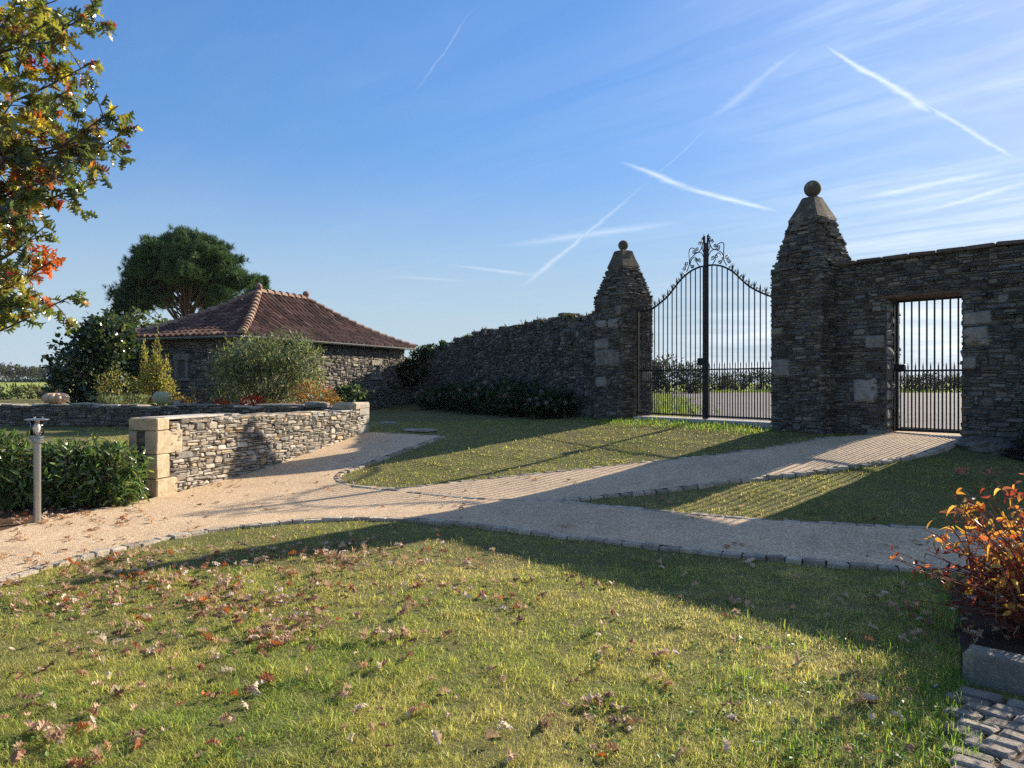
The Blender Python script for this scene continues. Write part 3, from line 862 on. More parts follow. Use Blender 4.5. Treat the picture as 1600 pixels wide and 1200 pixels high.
def gate_leaf(origin, D, label, with_post):
    """u runs from the hinge (0) to the meeting stile (LEAF)"""
    t = empty('iron_gate_leaf', (origin[0], origin[1], -.74), label, 'gate', 'two leaves of the main iron gate')
    D3 = np.array([D[0], D[1], 0.]); O = np.array([origin[0], origin[1], 0.])
    P = lambda u, z: O + D3 * u + np.array([0, 0, z])
    zb = -.70
    def part(name, fn):
        m = MB(); fn(m); o = m.build(name, M['iron'], t, smooth=False); return o
    part('hinge_stile', lambda m: bar(m, P(0, zb - .02), P(0, 1.62), .024, 8))
    part('top_rail', lambda m: tube(m, [P(u, z) for u, z in _rs], .019, 6))
    part('mid_rail', lambda m: bar(m, P(0, .265), P(LEAF, .265), .015))
    part('bottom_rail', lambda m: bar(m, P(0, zb + .03), P(LEAF, zb + .03), .022))
    n = 15; du = LEAF / n
    for i in range(1, n):
        u = i * du; z1 = rail_z(u); ext = .115 if i < 11 else -.0
        def mk(m):
            bar(m, P(u, zb), P(u, z1 + (.05 if ext else 0)), .012)
            if ext:   # leafy spear head above the rail
                tube(m, [P(u, z1 + .03), P(u, z1 + .07), P(u, z1 + .16)], [.008, .017, .002], 6)
                if i % 2 == 0:
                    for s in (-1, 1):
                        tube(m, [P(u, z1 + .05), P(u + s * .028, z1 + .10), P(u + s * .045, z1 + .155)], [.007, .007, .002], 5)
        part('bar', mk)
    for i in range(n):
        u = (i + .5) * du
        def mk(m):
            bar(m, P(u, zb), P(u, .33), .010)
            tube(m, [P(u, .32), P(u, .345), P(u, .42)], [.006, .013, .001], 5)
        part('spear_bar', mk)
    # small scrolls along the rail
    for i in range(0, 11):
        u = (i + .5) * du; z = rail_z(u)
        sl = (rail_z(u + .02) - rail_z(u - .02)) / .04; a = math.atan(sl)
        def mk(m):
            for s in (-1, 1):
                sp = vol((s * .028, .045), .026, -PI / 2 * s if False else -PI / 2, 1.25, 14, s)
                R = np.array([[math.cos(a), -math.sin(a)], [math.sin(a), math.cos(a)]]); q = sp @ R.T
                tube(m, [P(u + x, z + y) for x, y in q], np.linspace(.007, .005, len(q)), 5)
        part('scroll', mk)
    # crest scrolls climbing to the meeting post (x measured from the post, towards the hinge)
    C = lambda x, z: P(LEAF - x, z)
    def crest(pts, r=.0095):
        part('crest_scroll', lambda m: tube(m, [C(x, 2.355 + z) for x, z in pts], r, 5))
    s1 = spline([(.36, .0), (.41, .12), (.37, .21), (.20, .295), (.09, .26), (.03, .16)], 8); crest(np.vstack([vol((.345, .035), .05, 2.6, 1.1, 16, 1)[::-1], s1]))
    s2 = spline([(.15, .01), (.21, .08), (.23, .17), (.29, .215), (.36, .17), (.40, .09)], 8); crest(s2)
    crest(vol((.15, .125), .048, -.2, 1.4, 20, 1)); crest(vol((.245, .150), .04, 3.0, 1.3, 18, -1))
    s3 = spline([(.50, -.06), (.43, .06), (.425, .20), (.43, .36), (.37, .41), (.28, .385), (.25, .34)], 8); crest(s3)
    crest(vol((.295, .325), .048, 3.14, 1.4, 20, 1)); crest(vol((.215, .375), .04, 0, 1.3, 18, -1))
    s4 = spline([(.24, .30), (.16, .31), (.10, .37), (.075, .46), (.085, .55), (.035, .60)], 8); crest(s4)
    crest(vol((.145, .47), .042, 3.14, 1.4, 20, -1)); crest(spline([(.03, .25), (.075, .36), (.07, .45), (.03, .55)], 6))
    crest(vol((.50, .10), .05, -1.6, 1.4, 20, 1)); crest(vol((.56, .02), .045, 0, 1.4, 20, -1))
    part('meeting_stile', lambda m: bar(m, P(LEAF - .022, zb - .02), P(LEAF - .022, 2.83), .022, 8))
    part('finial', lambda m: tube(m, [C(.02, 2.82), C(.035, 2.90), C(.022, 2.95), C(.045, 2.99)], [.02, .03, .02, .004], 6))
    if with_post:
        def post(m):
            G2 = np.array([D[0], D[1]])
            obox(m, np.asarray(origin) + G2 * LEAF, G2, np.array([-G2[1], G2[0]]), -.032, .036, -.04, .04, zb - .03, 2.36)
            obox(m, np.asarray(origin) + G2 * LEAF, G2, np.array([-G2[1], G2[0]]), -.02, .022, -.02, .02, 2.36, 2.82)
        part('meeting_post', post)
        part('lock_case', lambda m: bevelbox(m, np.asarray(origin) + D * LEAF, D, np.array([-D[1], D[0]]), -.19, -.035, -.035, .035, .35, .50, .01))
        part('latch_handle', lambda m: tube(m, [P(LEAF - .11, .44) + np.array([*GN, 0]) * .03, P(LEAF - .11, .44) + np.array([*GN, 0]) * .08, P(LEAF - .25, .435) + np.array([*GN, 0]) * .08], .009, 6))
    return t
gate_leaf(HG, GD, 'iron gate leaf hung on the smaller pillar, carrying the thick meeting post and lock', True)
gate_leaf(HG + GD * (2 * LEAF + .045), -GD, 'iron gate leaf hung on the bigger pillar beside the doorway wall', False)

# garden door of bars
dg = empty('barred_door', (*(door_a - RWN * .30), -.84), 'plain black barred door closing the small stone doorway', 'gate')
O2 = RW0 - RWN * .30; Pd = lambda u, z: np.array([*(O2 + RWU * u), z])
def dpart(name, fn):
    m = MB(); fn(m); return m.build(name, M['iron'], dg)
d0, d1, dzb, dzt = DA + .05, DB - .03, -.79, DZ - .012
dpart('frame', lambda m: (obox(m, O2, RWU, RWN, d0 - .02, d0 + .025, -.02, .02, dzb, dzt), obox(m, O2, RWU, RWN, d1 - .025, d1 + .02, -.02, .02, dzb, dzt)))
dpart('top_rail', lambda m: obox(m, O2, RWU, RWN, d0 + .025, d1 - .025, -.018, .018, dzt - .04, dzt))
dpart('bottom_rail', lambda m: obox(m, O2, RWU, RWN, d0 + .025, d1 - .025, -.018, .018, dzb, dzb + .05))
dpart('mid_rail', lambda m: obox(m, O2, RWU, RWN, d0 + .025, d1 - .025, -.018, .018, .18, .21))
dpart('lock_case', lambda m: bevelbox(m, O2, RWU, RWN, d0 - .05, d0 + .13, -.03, .03, .20, .30, .008))
for i in range(1, 9):
    u = lerp(d0, d1, i / 9); dpart('bar', lambda m: bar(m, Pd(u, dzb + .02), Pd(u, dzt - .01), .0135))
for i in range(9):
    u = lerp(d0, d1, (i + .5) / 9)
    dpart('spear_bar', lambda m: (bar(m, Pd(u, dzb + .02), Pd(u, .24), .0105), tube(m, [Pd(u, .23), Pd(u, .25), Pd(u, .33)], [.006, .012, .001], 5)))
dpart('door_post', lambda m: obox(m, O2, RWU, RWN, DA + .0, DA + .02, -.025, .025, dzb, dzt))
# ================================================================== HOUSE
HC = np.array([-7.4, 21.0]); HU = unit(np.array([.4, .915])); HV = np.array([-HU[1], HU[0]])
HLn, HW, HE, HR, RH = 9.2, 4.9, 1.30, 2.92, 1.2     # eaves length, width, eaves height, ridge height, half ridge
hs = empty('stone_house', (HC[0], HC[1], -.95), 'low stone outbuilding with hipped clay tile roof and two ball finials', 'house')
OV = .28
def prof(f): return HE + (HR - HE) * (.62 * f + .38 * f * f)
def roof_z(a, b):
    fb = min(b, HW - b) / (HW / 2); fa = min(a, HLn - a) / (HLn / 2 - RH)
    return prof(max(0, min(fa, fb, 1)))
hp = lambda a, b, z: np.array([*(HC + HU * a + HV * b), z])
# walls: visible faces in stone, plus core
PAL_H = [(.20, .175, .145), (.15, .14, .12), (.25, .22, .175), (.125, .12, .11), (.30, .26, .20), (.17, .16, .14)]
w_r0 = HC + HU * OV + HV * OV; LR = HLn - 2 * OV
wr = (6.5, 6.85, .20, .62)      # opening in the long wall, along u, z0, z1
wl = (2.05, 2.36, .15, .66)      # opening in the end wall
def skip_r(a, b, c, d): return b > wr[0] - .02 and a < wr[1] + .02 and d > wr[2] - .02 and c < wr[3] + .02
def skip_l(a, b, c, d): return b > wl[0] - .02 and a < wl[1] + .02 and d > wl[2] - .02 and c < wl[3] + .02
for nm, o, U, N, L, sk in (('long_wall', w_r0, HU, -HV, LR, skip_r), ('end_wall', w_r0, HV, -HU, HW - 2 * OV, skip_l)):
    m = MB(); facewall(m, o, U, N, L, lambda u: -1.15, lambda u: HE + .02, (.04, .14), (.09, .36), PAL_H, (.01, .05), .010, .04, .4, skip=sk, cell=.026)
    w_ = m.build(nm, M['dkstone'], hs)
    op = wr if U is HU else wl; m = MB()
    N3 = N
    bevelbox(m, o, U, N, op[0] - .15, op[1] + .15, -.15, .055, op[3], op[3] + .18, .012, (.25, .23, .19), .004)
    bevelbox(m, o, U, N, op[0] - .11, op[0], -.15, .05, op[2], op[3] - .003, .012, (.25, .23, .19), .004)
    bevelbox(m, o, U, N, op[1], op[1] + .13, -.15, .05, op[2], op[3] - .003, .012, (.25, .23, .19), .004)
    bevelbox(m, o, U, N, op[0] - .18, op[1] + .20, -.15, .07, op[2] - .10, op[2] - .003, .012, (.25, .23, .19), .004)
    fr = m.build('window_surround', M['granite'], hs)
    m = MB(); obox(m, o, U, N, op[0], op[1], -.14, -.10, op[2], op[3], (.03, .02, .02)); m.build('pane', M['dark'], fr)
    m = MB(); obox(m, o, U, N, op[0] + .0, op[0] + .04, -.10, -.06, op[2], op[3]); obox(m, o, U, N, op[1] - .04, op[1], -.10, -.06, op[2], op[3]); obox(m, o, U, N, op[0] + .04, op[1] - .04, -.10, -.06, op[3] - .04, op[3]); m.build('casement', M['wood'], fr)
m = MB(); obox(m, HC, HU, HV, OV + .025, HLn - OV, OV + .025, HW - OV, -1.2, HE + .02, (.16, .15, .14)); m.build('core', M['mortar'], hs)
# quoins at the near corner
m = MB(); z = -1.1; k = 0
while z < HE - .05:
    h = random.uniform(.22, .34); h = min(h, HE - z); a, b = (.45, .24) if k % 2 else (.24, .45)
    bevelbox(m, HC + HU * OV + HV * OV, HU, HV, -.055, a, -.055, b, z + .006, z + h - .006, .015, np.array((.34, .32, .28)) * random.uniform(.85, 1.1), .006); z += h; k += 1
m.build('quoin', M['granite'], hs)

def arc_tile(m, C0, C1, lat, nrm, r0, r1, col, lift=.0, n=5):
    th = np.linspace(-.05, PI + .05, n)
    V = []
    for c, r, l in ((C0, r0, lift), (C1, r1, 0)):
        for a in th: V.append(c + lat * r * math.cos(a) + nrm * (r * math.sin(a) * 1.05 + l))
    Fq = [(k, k + 1, n + k + 1, n + k) for k in range(n - 1)]
    Fq.append(tuple(range(n))[::-1])
    m.add(np.array(V), Fq, col)
TILE = [(.125, .062, .045), (.10, .05, .038), (.155, .083, .06), (.08, .042, .034), (.18, .11, .082), (.12, .065, .05), (.07, .04, .033)]
rf = MB()
# under sheet
N1, N2 = 46, 24; V = []
for i in range(N1 + 1):
    for j in range(N2 + 1):
        a, b = HLn * i / N1, HW * j / N2; V.append(hp(a, b, roof_z(a, b) - .0))
rf.add(np.array(V), [((N2 + 1) * i + j, (N2 + 1) * (i + 1) + j, (N2 + 1) * (i + 1) + j + 1, (N2 + 1) * i + j + 1) for i in range(N1) for j in range(N2)], (.05, .025, .02))
def tile_side(L, depth, run_end, P, sp=.225, row=.36):
    """L eaves length, depth plan distance to the ridge, run_end plan distance of the hip along the eaves"""
    nt = int(L / sp)
    for i in range(nt + 1):
        s = (i + .5) * L / (nt + 1); fa = min(s, L - s) / run_end; fm = min(1., fa)
        Lr = depth * fm * 1.2; nr = max(1, int(Lr / row + .5))
        for k in range(nr):
            f0, f1 = fm * k / nr, min(fm, fm * (k + 1.15) / nr)
            A, B = P(s, f0 * depth), P(s, f1 * depth)
            if k == 0: A = A + (A - B) * .15
            lat = unit(P(s + .1, f0 * depth) - P(s - .1, f0 * depth)); lat[2] = 0; lat = unit(lat); dr = unit(B - A); nr_ = np.cross(lat, dr); nr_ = nr_ if nr_[2] > 0 else -nr_
            c = np.array(random.choice(TILE)) * random.uniform(.75, 1.2)
            j = lat * random.uniform(-.012, .012)
            arc_tile(rf, A + j, B + j, lat, nr_, .094, .084, c, .014 + random.uniform(0, .012))
zf = lambda f: prof(min(1, max(0, f)))
tile_side(HLn, HW / 2, HLn / 2 - RH, lambda s, d: hp(s, d, zf(d / (HW / 2))))
tile_side(HW, HLn / 2 - RH, HW / 2, lambda s, d: hp(d, s, zf(d / (HLn / 2 - RH))))
tile_side(HLn, HW / 2, HLn / 2 - RH, lambda s, d: hp(s, HW - d, zf(d / (HW / 2))), .37, .66)
roof = rf.build('roof', M['roof'], hs)
# hips and ridge
m = MB()
def caprow(A, B, zfun, n):
    for k in range(n):
        f0, f1 = k / n, min(1, (k + 1.12) / n)
        p0 = np.array([*lerp(A, B, f0), zfun(f0) + .03]); p1 = np.array([*lerp(A, B, f1), zfun(f1) + .03])
        d = unit(p1 - p0); lat = unit(np.array([d[1], -d[0], 0])); nn = np.cross(lat, d); nn = nn if nn[2] > 0 else -nn
        arc_tile(m, p0, p1, lat, nn, .125, .10, np.array(random.choice([(.27, .175, .125), (.31, .21, .15), (.23, .14, .10)])) * random.uniform(.85, 1.1), .035, 7)
R1 = HC + HU * (HLn / 2 - RH) + HV * HW / 2; R2 = HC + HU * (HLn / 2 + RH) + HV * HW / 2
for c_, r_ in ((HC, R1), (HC + HV * HW, R1), (HC + HU * HLn, R2), (HC + HU * HLn + HV * HW, R2)): caprow(c_, r_, zf, 14)
caprow(R1, R2, lambda f: HR, 7)
m.build('ridge_tile', M['roof'], roof)
for r_ in (R1, R2):
    m = MB(); lathe(m, [(.12, HR), (.13, HR + .1), (.075, HR + .12)] + [(.12 * math.cos(a), HR + .225 + .115 * math.sin(a)) for a in np.linspace(-1.1, 1.5, 10)], r_[0], r_[1], 16, (.24, .15, .12)); m.build('ball_finial', M['roof'], hs, smooth=True)
def gutter(o, U, N, L):
    m = MB(); th = np.linspace(PI, 2 * PI, 8); V = []
    for u in (0, L):
        for r in (.065, .058):
            for a in th: p = o + U * u + N * (.06 + r * math.cos(a)); V.append((p[0], p[1], HE - .0 + r * math.sin(a)))
    V = np.array(V); Fq = []
    for k in range(7): Fq += [(k, k + 1, 16 + k + 1, 16 + k), (8 + k, 24 + k, 24 + k + 1, 8 + k + 1)]
    Fq += [(0, 16, 24, 8), (7, 15, 31, 23)]
    m.add(V, Fq); return m.build('gutter', M['zinc'], hs)
gutter(HC, HU, -HV, HLn); gutter(HC, HV, -HU, HW)
for o, a, b in ((HC, .42, .42), (HC + HV * HW, .42, -.42 + .0)):
    p = o + HU * .2 + HV * (.22 if b > 0 else -.30) - (HU * .02)
    m = MB(); tube(m, [(p[0], p[1], -.9), (p[0], p[1], .9), (p[0], p[1], 1.0), (*(o - HU * .02 + HV * (.1 if b > 0 else -.2)), 1.24)], .04, 8); m.build('downpipe', M['zinc'], hs)

# ================================================================== THINGS
# bollard lamp
bx, by = gp(58, 818); bz = float(g(bx, by))
lp = empty('bollard_lamp', (bx, by, bz), 'steel bollard lamp with clear glass head beside the hedge', 'lamp')
m = MB(); lathe(m, [(.039, bz - .05), (.039, bz + .89)], bx, by, 20); m.build('post', M['steel'], lp, smooth=False)
for k in range(3):
    z = bz + .89 + k * .028; m = MB(); lathe(m, [(.062, z), (.066, z + .004), (.066, z + .010), (.062, z + .014)], bx, by, 24); m.build('collar', M['steel'], lp)
gm, nt, N, out = newmat('lamp_glass'); t1 = N('ShaderNodeBsdfTransparent', i_Color=(.97, .98, .98, 1)); t2 = N('ShaderNodeBsdfGlossy', i_Color=(.9, .9, .9, 1), i_Roughness=.08); fr_ = N('ShaderNodeFresnel', i_IOR=1.45); mx = N('ShaderNodeMixShader', i_Fac=fr_.outputs[0]); nt.links.new(t1.outputs[0], mx.inputs[1]); nt.links.new(t2.outputs[0], mx.inputs[2]); nt.links.new(mx.outputs[0], out.inputs[0])
m = MB(); th = np.arange(24) * 2 * PI / 24; V = []
for r, z in ((.066, bz + .975), (.066, bz + 1.135), (.063, bz + 1.135), (.063, bz + .975)): V += [(bx + r * math.cos(a), by + r * math.sin(a), z) for a in th]
m.add(np.array(V), [(i % 4 * 24 + k, i % 4 * 24 + (k + 1) % 24, (i + 1) % 4 * 24 + (k + 1) % 24, (i + 1) % 4 * 24 + k) for i in range(4) for k in range(24)]); m.build('glass', gm, lp, smooth=True)
m = MB(); lathe(m, [(.018, bz + .97), (.02, bz + 1.0), (.034, bz + 1.04), (.036, bz + 1.07), (.025, bz + 1.1), (.005, bz + 1.115)], bx, by, 16); m.build('bulb', plain_mat('opal_bulb', (.8, .8, .78), .3, var=.03), lp, smooth=True)
for k in range(3):
    a = 2 * PI * k / 3 + .4; m = MB(); tube(m, [(bx + .057 * math.cos(a), by + .057 * math.sin(a), bz + .89), (bx + .057 * math.cos(a), by + .057 * math.sin(a), bz + 1.14)], .004, 6); m.build('rod', M['steel'], lp)
m = MB(); lathe(m, [(.115, bz + 1.138), (.12, bz + 1.142), (.12, bz + 1.15), (.10, bz + 1.155), (.02, bz + 1.158)], bx, by, 28); m.build('cap', M['steel'], lp)
for k in range(3):
    a = 2 * PI * k / 3 + .4; m = MB(); lathe(m, [(.008, bz + 1.15), (.008, bz + 1.17), (.004, bz + 1.176)], bx + .05 * math.cos(a), by + .05 * math.sin(a), 8); m.build('cap_nut', M['steel'], lp)

# pumpkins on the back wall
def on_back(px, back=.2):
    d = np.array([(px - 800) / F, 1.]); A = BA - BN * back
    s = np.cross(A, BU) / np.cross(d, BU); return d * s
def pumpkin(name, x, y, z, R, H, ribs, depth, rot, label, cat, col, ax=1.):
    t = empty(name, (x, y, z), label, cat); m = MB(); nu, nv = 72, 18; V = []; C = []
    for j in range(nv + 1):
        t_ = -PI / 2 + PI * j / nv
        for i in range(nu):
            p = 2 * PI * i / nu; rib = 1 - depth * abs(math.sin(p * ribs / 2 + .4 * math.sin(p * 2))) ** .7 * 0 - depth * (1 - abs(math.cos(p * ribs / 2 + .3 * math.sin(p)))) ** 2
            r = math.cos(t_) ** .75 * R * rib * (1 + .03 * math.sin(2 * p + 1))
            zz = H / 2 + math.sin(t_) * H / 2 * (1 - .25 * math.exp(-(r / (R * .35)) ** 2) * (math.sin(t_) > 0))
            V.append((x + r * math.cos(p + rot) * ax, y + r * math.sin(p + rot), z + zz)); C.append(np.array(col) * (1 - .12 * (1 - rib) / max(depth, .01)))
    m.add(np.array(V), [(j * nu + i, j * nu + (i + 1) % nu, (j + 1) * nu + (i + 1) % nu, (j + 1) * nu + i) for j in range(nv) for i in range(nu)], np.array(C))
    m.build('body', M['pumpkin'], t, smooth=True)
    m = MB(); tube(m, [(x, y, z + H * .85), (x + .01, y, z + H + .02), (x + .035, y + .01, z + H + .045)], [.03, .02, .022], 7, (.25, .2, .11)); m.build('stalk', M['pumpkin'], t)
M['pumpkin'] = attr_mat('pumpkin_skin', .55, .15, 9, 50, .25)
x, y = on_back(87); pumpkin('pumpkin', x, y, -.475, .275, .255, 11, .28, .9, 'broad flattened pale orange ribbed pumpkin lying on the garden wall', 'pumpkin', (.62, .42, .27))
x, y = on_back(253); pumpkin('gourd', x, y, -.48, .185, .30, 8, .05, .2, 'round grey green smooth gourd sitting on the garden wall', 'gourd', (.36, .36, .22))
x, y = on_back(276); boulder('loose_stone', x, y, -.44, .085, .06, .04, .3, 'small loose stone on the garden wall next to the round gourd', 'stone', M['stone'], (.33, .3, .27), 15)
x, y = on_back(304, -.0); y += .9; x = (304 - 800) / F * y
m = MB(); tube(m, [(x, y, -.95), (x + .02, y, -.55), (x - .035, y, -.28), (x - .06, y, -.17)], [.035, .03, .03, .012], 6, (.33, .27, .19))
tag(m.build('wooden_stake', M['bark'], base=(x, y, -.95)), 'short pale broken stake standing in the bed behind the garden wall', 'stake')

# ================================================================== PLANTS
LEAF_S = [leaf_t(.34, .15, .1), leaf_t(.30, .1, .25), leaf_t(.38, .2, .0)]
LEAF_L = [leaf_t(.24, .16, .18), leaf_t(.20, .12, .3), leaf_t(.26, .2, .05)]
LEAF_W = [leaf_t(.20, .1, .2, 3), leaf_t(.17, .1, .4, 3)]
LEAF_R = [leaf_t(.75, .10, .12), leaf_t(.85, .05, .2), leaf_t(.65, .15, .05)]

def plant(name, base, label, cat, group=None):
    return empty(name, base, label, cat, group)

# laurel hedge on the left: a row of separate shrubs
LAUR = [(.075, .13, .032, 4), (.11, .175, .045, 3), (.16, .22, .06, 1.4), (.05, .085, .025, 2), (.24, .25, .08, .5)]
hedge_spots = [(-5.08, 9.75, .38, .82, 'glossy green laurel bush squeezed against the granite wall pier'), (-5.55, 9.62, .44, .84, 'glossy laurel bush in the hedge, second from the granite pier'),
               (-6.15, 9.42, .44, .90, 'glossy laurel bush in the hedge, third from the granite pier'), (-6.72, 9.15, .45, .96, 'glossy laurel bush just behind the bollard lamp'), (-7.3, 8.9, .46, .98, 'glossy laurel bush at the outer end of the hedge')]
for i, (x, y, r, h, lab) in enumerate(hedge_spots):
    h *= .9; r *= .95; z = float(g(x, y)); t = plant('laurel_bush', (x, y, z), lab, 'shrub', 'laurel bushes of the hedge')
    m = MB(); foliage(m, [(x, y, z + h * .52, r, r * .9, h * .5), (x - .1, y + .1, z + h * .8, r * .7, r * .6, h * .22), (x + .15, y - .1, z + h * .3, r * .7, r * .7, h * .3)], 1900, LEAF_S + LEAF_L, (.08, .13), LAUR, .17, 14, .55, .55, .1, .12)
    m.build('foliage', M['glossleaf'], t)
    m = MB(); twigs(m, (x, y, z), [(x + random.uniform(-r, r) * .8, y + random.uniform(-r, r) * .8, z + h * random.uniform(.6, .95)) for _ in range(16)], .011, .003); m.build('stem', M['bark'], t)

# stems of dogwood with orange leaves
DOG = [(.60, .33, .06, 4), (.55, .24, .05, 3), (.47, .13, .045, 2), (.34, .07, .035, 3), (.66, .48, .13, 1.5), (.26, .10, .05, 2.5)]
def dogwood(x0, y0, label, nst, far):
    z0 = float(g(x0, y0)); t = plant('orange_leaved_shrub', (x0, y0, z0), label, 'shrub', 'red stemmed shrubs in the corner bed')
    ms = MB(); ml = MB(); LP_, LA_, LU_, LS_ = [], [], [], []
    for k in range(nst):
        a = random.uniform(0, 2 * PI); a = a if random.random() < .45 else random.uniform(PI * .75, PI * 1.35)
        el = random.uniform(.58, 1.3); L = random.uniform(.6, 1.0) * (.62 + .5 * el)
        d = np.array([math.cos(a) * math.cos(el), math.sin(a) * math.cos(el) * .8, math.sin(el)])
        b = np.array([x0 + random.gauss(0, .12), y0 + random.gauss(0, .1), z0]); n = 9; P = [b]
        for i in range(n):
            d = unit(d + np.array([0, 0, -.055]) + np.random.normal(size=3) * .055); P.append(P[-1] + d * L / n)
        P = np.array(P); c = np.array(random.choice([(.20, .045, .035), (.26, .09, .06), (.14, .04, .03), (.34, .2, .13)]))
        tube(ms, P, np.linspace(.0068, .0024, n + 1), 5, c)
        if random.random() < .5:     # side shoots
            for q in range(2):
                i = random.randint(4, 7); dd = unit(P[i] - P[i - 1] + np.random.normal(size=3) * .5); Q = np.array([P[i], P[i] + dd * .09, P[i] + dd * .19 + np.array([0, 0, -.015])]); tube(ms, Q, [.003, .0022, .0012], 4, c)
                LP_.append(Q[2]); LA_.append(dd); LP_.append(Q[1]); LA_.append(unit(dd + np.random.normal(size=3) * .6))
        for i in range(5, n + 1):
            if random.random() < (.08 if P[i][2] > z0 + .35 else .45): continue
            for s in range(random.choice((1, 2, 2))):
                LP_.append(lerp(P[i - 1], P[i], random.random())); LA_.append(unit(np.cross(P[i] - P[i - 1], np.random.normal(size=3)) * 12 + d * .6 + np.array([0, 0, -.75])))
    LP_ = np.array(LP_); LA_ = np.array(LA_); n = len(LP_)
    tm = [leaf_t(.42, .25, .35), leaf_t(.36, .4, .6), leaf_t(.5, .15, .2), leaf_t(.3, .5, .9)]
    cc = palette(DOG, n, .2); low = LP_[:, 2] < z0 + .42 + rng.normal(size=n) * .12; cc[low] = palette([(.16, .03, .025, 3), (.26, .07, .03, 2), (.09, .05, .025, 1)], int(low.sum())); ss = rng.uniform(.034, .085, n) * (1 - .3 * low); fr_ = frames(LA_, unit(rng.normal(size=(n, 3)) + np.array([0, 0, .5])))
    for q in range(4):
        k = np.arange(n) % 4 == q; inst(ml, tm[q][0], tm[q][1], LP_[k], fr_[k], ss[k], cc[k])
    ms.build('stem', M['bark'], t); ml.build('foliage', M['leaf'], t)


dogwood(3.42, 4.75, 'shrub of arching red stems with backlit orange and yellow leaves, nearest the kerbstone', 190, 0)

# dark evergreen against the doorway wall
x, y = RW0 + RWU * 3.05 + RWN * .55; z = float(g(x, y)); t = plant('dark_shrub', (x, y, z), 'dark green shrub in shade against the doorway wall', 'shrub')
m = MB(); foliage(m, [(x + .15, y - .12, z + .6, .42, .4, .62)], 1800, LEAF_S, (.05, .085), [(.03, .055, .018, 3), (.045, .075, .022, 2)], .16, 20); m.build('foliage', M['glossleaf'], t)
m = MB(); twigs(m, (x, y, z), [(x + random.uniform(-.3, .4), y + random.uniform(-.3, .3), z + random.uniform(.6, 1.1)) for _ in range(9)], .012, .004); m.build('stem', M['bark'], t)
# little flowers at its foot
for px, py, lab in ((1500, 735, 'small pink flower spray beside the boulder'), (1547, 738, 'small pink flower spray below the dark shrub')):
    x, y = gp(px, py + 16); z = float(g(x, y)); t = plant('flowering_plant', (x, y, z), lab, 'flower', 'pink flower sprays by the wall'); m = MB(); mf = MB()
    tips = [(x + random.gauss(0, .05), y + random.gauss(0, .05), z + random.uniform(.09, .17)) for _ in range(7)]; twigs(m, (x, y, z), tips, .003, .0015, 4, .02, (.06, .09, .03)); T_ = np.array(tips)
    m.build('stem', M['bark'], t); n = 9
    for tp in T_:
        mf = MB(); inst(mf, *LEAF_R[0], tp + rng.normal(size=(n, 3)) * .012, frames(rvec(n), rvec(n)), rng.uniform(.015, .028, n), palette([(.75, .20, .16, 2), (.8, .38, .3, 1)], n)); mf.build('flower', M['leaf'], t)

# hydrangeas along the tall wall
HYD = [(.035, .060, .022, 4), (.055, .085, .028, 2), (.08, .085, .03, .7)]
for i, (u, r, h, lab) in enumerate(((1.6, .55, .62, 'dark hydrangea bush next to the smaller gate pillar'), (2.9, .62, .78, 'hydrangea bush second from the gate pillar'), (4.3, .68, .95, 'tallest hydrangea bush against the tall wall'),
                                (5.9, .66, .82, 'hydrangea bush with pale heads, third from the house'), (7.5, .66, .86, 'hydrangea bush second from the house'), (9.2, .7, .7, 'hydrangea bush at the house end of the row'))):
    p = TA + TU * u + TN * .62; z = float(g(*p)); x, y = p; t = plant('hydrangea_bush', (x, y, z), lab, 'shrub', 'hydrangea bushes under the tall wall')
    m = MB(); B_ = [(x, y, z + h * .5, r * 1.05, r * .9, h * .52), (x + TU[0] * .4, y + TU[1] * .4, z + h * .4, r * .7, r * .7, h * .42)]
    foliage(m, B_, 1500, LEAF_R, (.07, .13), HYD, .18, 18); m.build('foliage', M['leaf'], t)
    m = MB(); twigs(m, (x, y, z), [(x + random.uniform(-r, r) * .8, y + random.uniform(-r, r) * .7, z + h * random.uniform(.6, .95)) for _ in range(12)], .009, .004); m.build('stem', M['bark'], t)
    for k in range(9):
        d = rvec(1)[0]; d[2] = abs(d[2]) * .8; d = unit(d + np.array([*TN * .5, .1])); c = np.array([x, y, z + h * .5]) + d * np.array([r * 1.1, r * .95, h * .55]); n = 46
        mf = MB(); q = rvec(n); inst(mf, *LEAF_R[1], c + q * .055, frames(unit(np.cross(q, rvec(n))), q), rng.uniform(.028, .042, n), palette([(.28, .16, .15, 2), (.36, .24, .20, 2), (.40, .33, .26, 1)], n)); mf.build('flower_head', M['leaf'], t)

# ivy and moss over the tall wall's far end and top
t = plant('ivy', (*(TA + TU * 11.8), .9), 'dark ivy spilling over the low far end of the tall wall', 'ivy')
m = MB(); B_ = []
for u, dz, r in ((11.9, -.05, .36), (11.2, -.02, .28), (10.3, -.02, .2), (11.9, -.8, .3)):
    p = TA + TU * u + TN * .02; B_.append((p[0], p[1], ttop(u) + dz, r * .7, r, r * .75))
for u, dz, r in ((.2, -.05, .36), (.6, -.05, .3), (1.0, -.05, .24), (.5, -.7, .3)):
    p = TE + TEU * u + TEN * .05; B_.append((p[0], p[1], etop(u) + dz, r, r * .6, r * .7))
foliage(m, B_, 3400, [leaf_t(.8, .08, .1), leaf_t(.7, .1, .2)], (.06, .11), [(.03, .055, .018, 3), (.05, .08, .024, 2)], .2, 16); m.build('foliage', M['glossleaf'], t)
m = MB(); twigs(m, (*(TA + TU * 11.8 + TN * .12), -.95), [(*(TA + TU * random.uniform(10.3, 12) + TN * .1), random.uniform(.2, 1.0)) for _ in range(12)], .02, .006); m.build('stem', M['bark'], t)
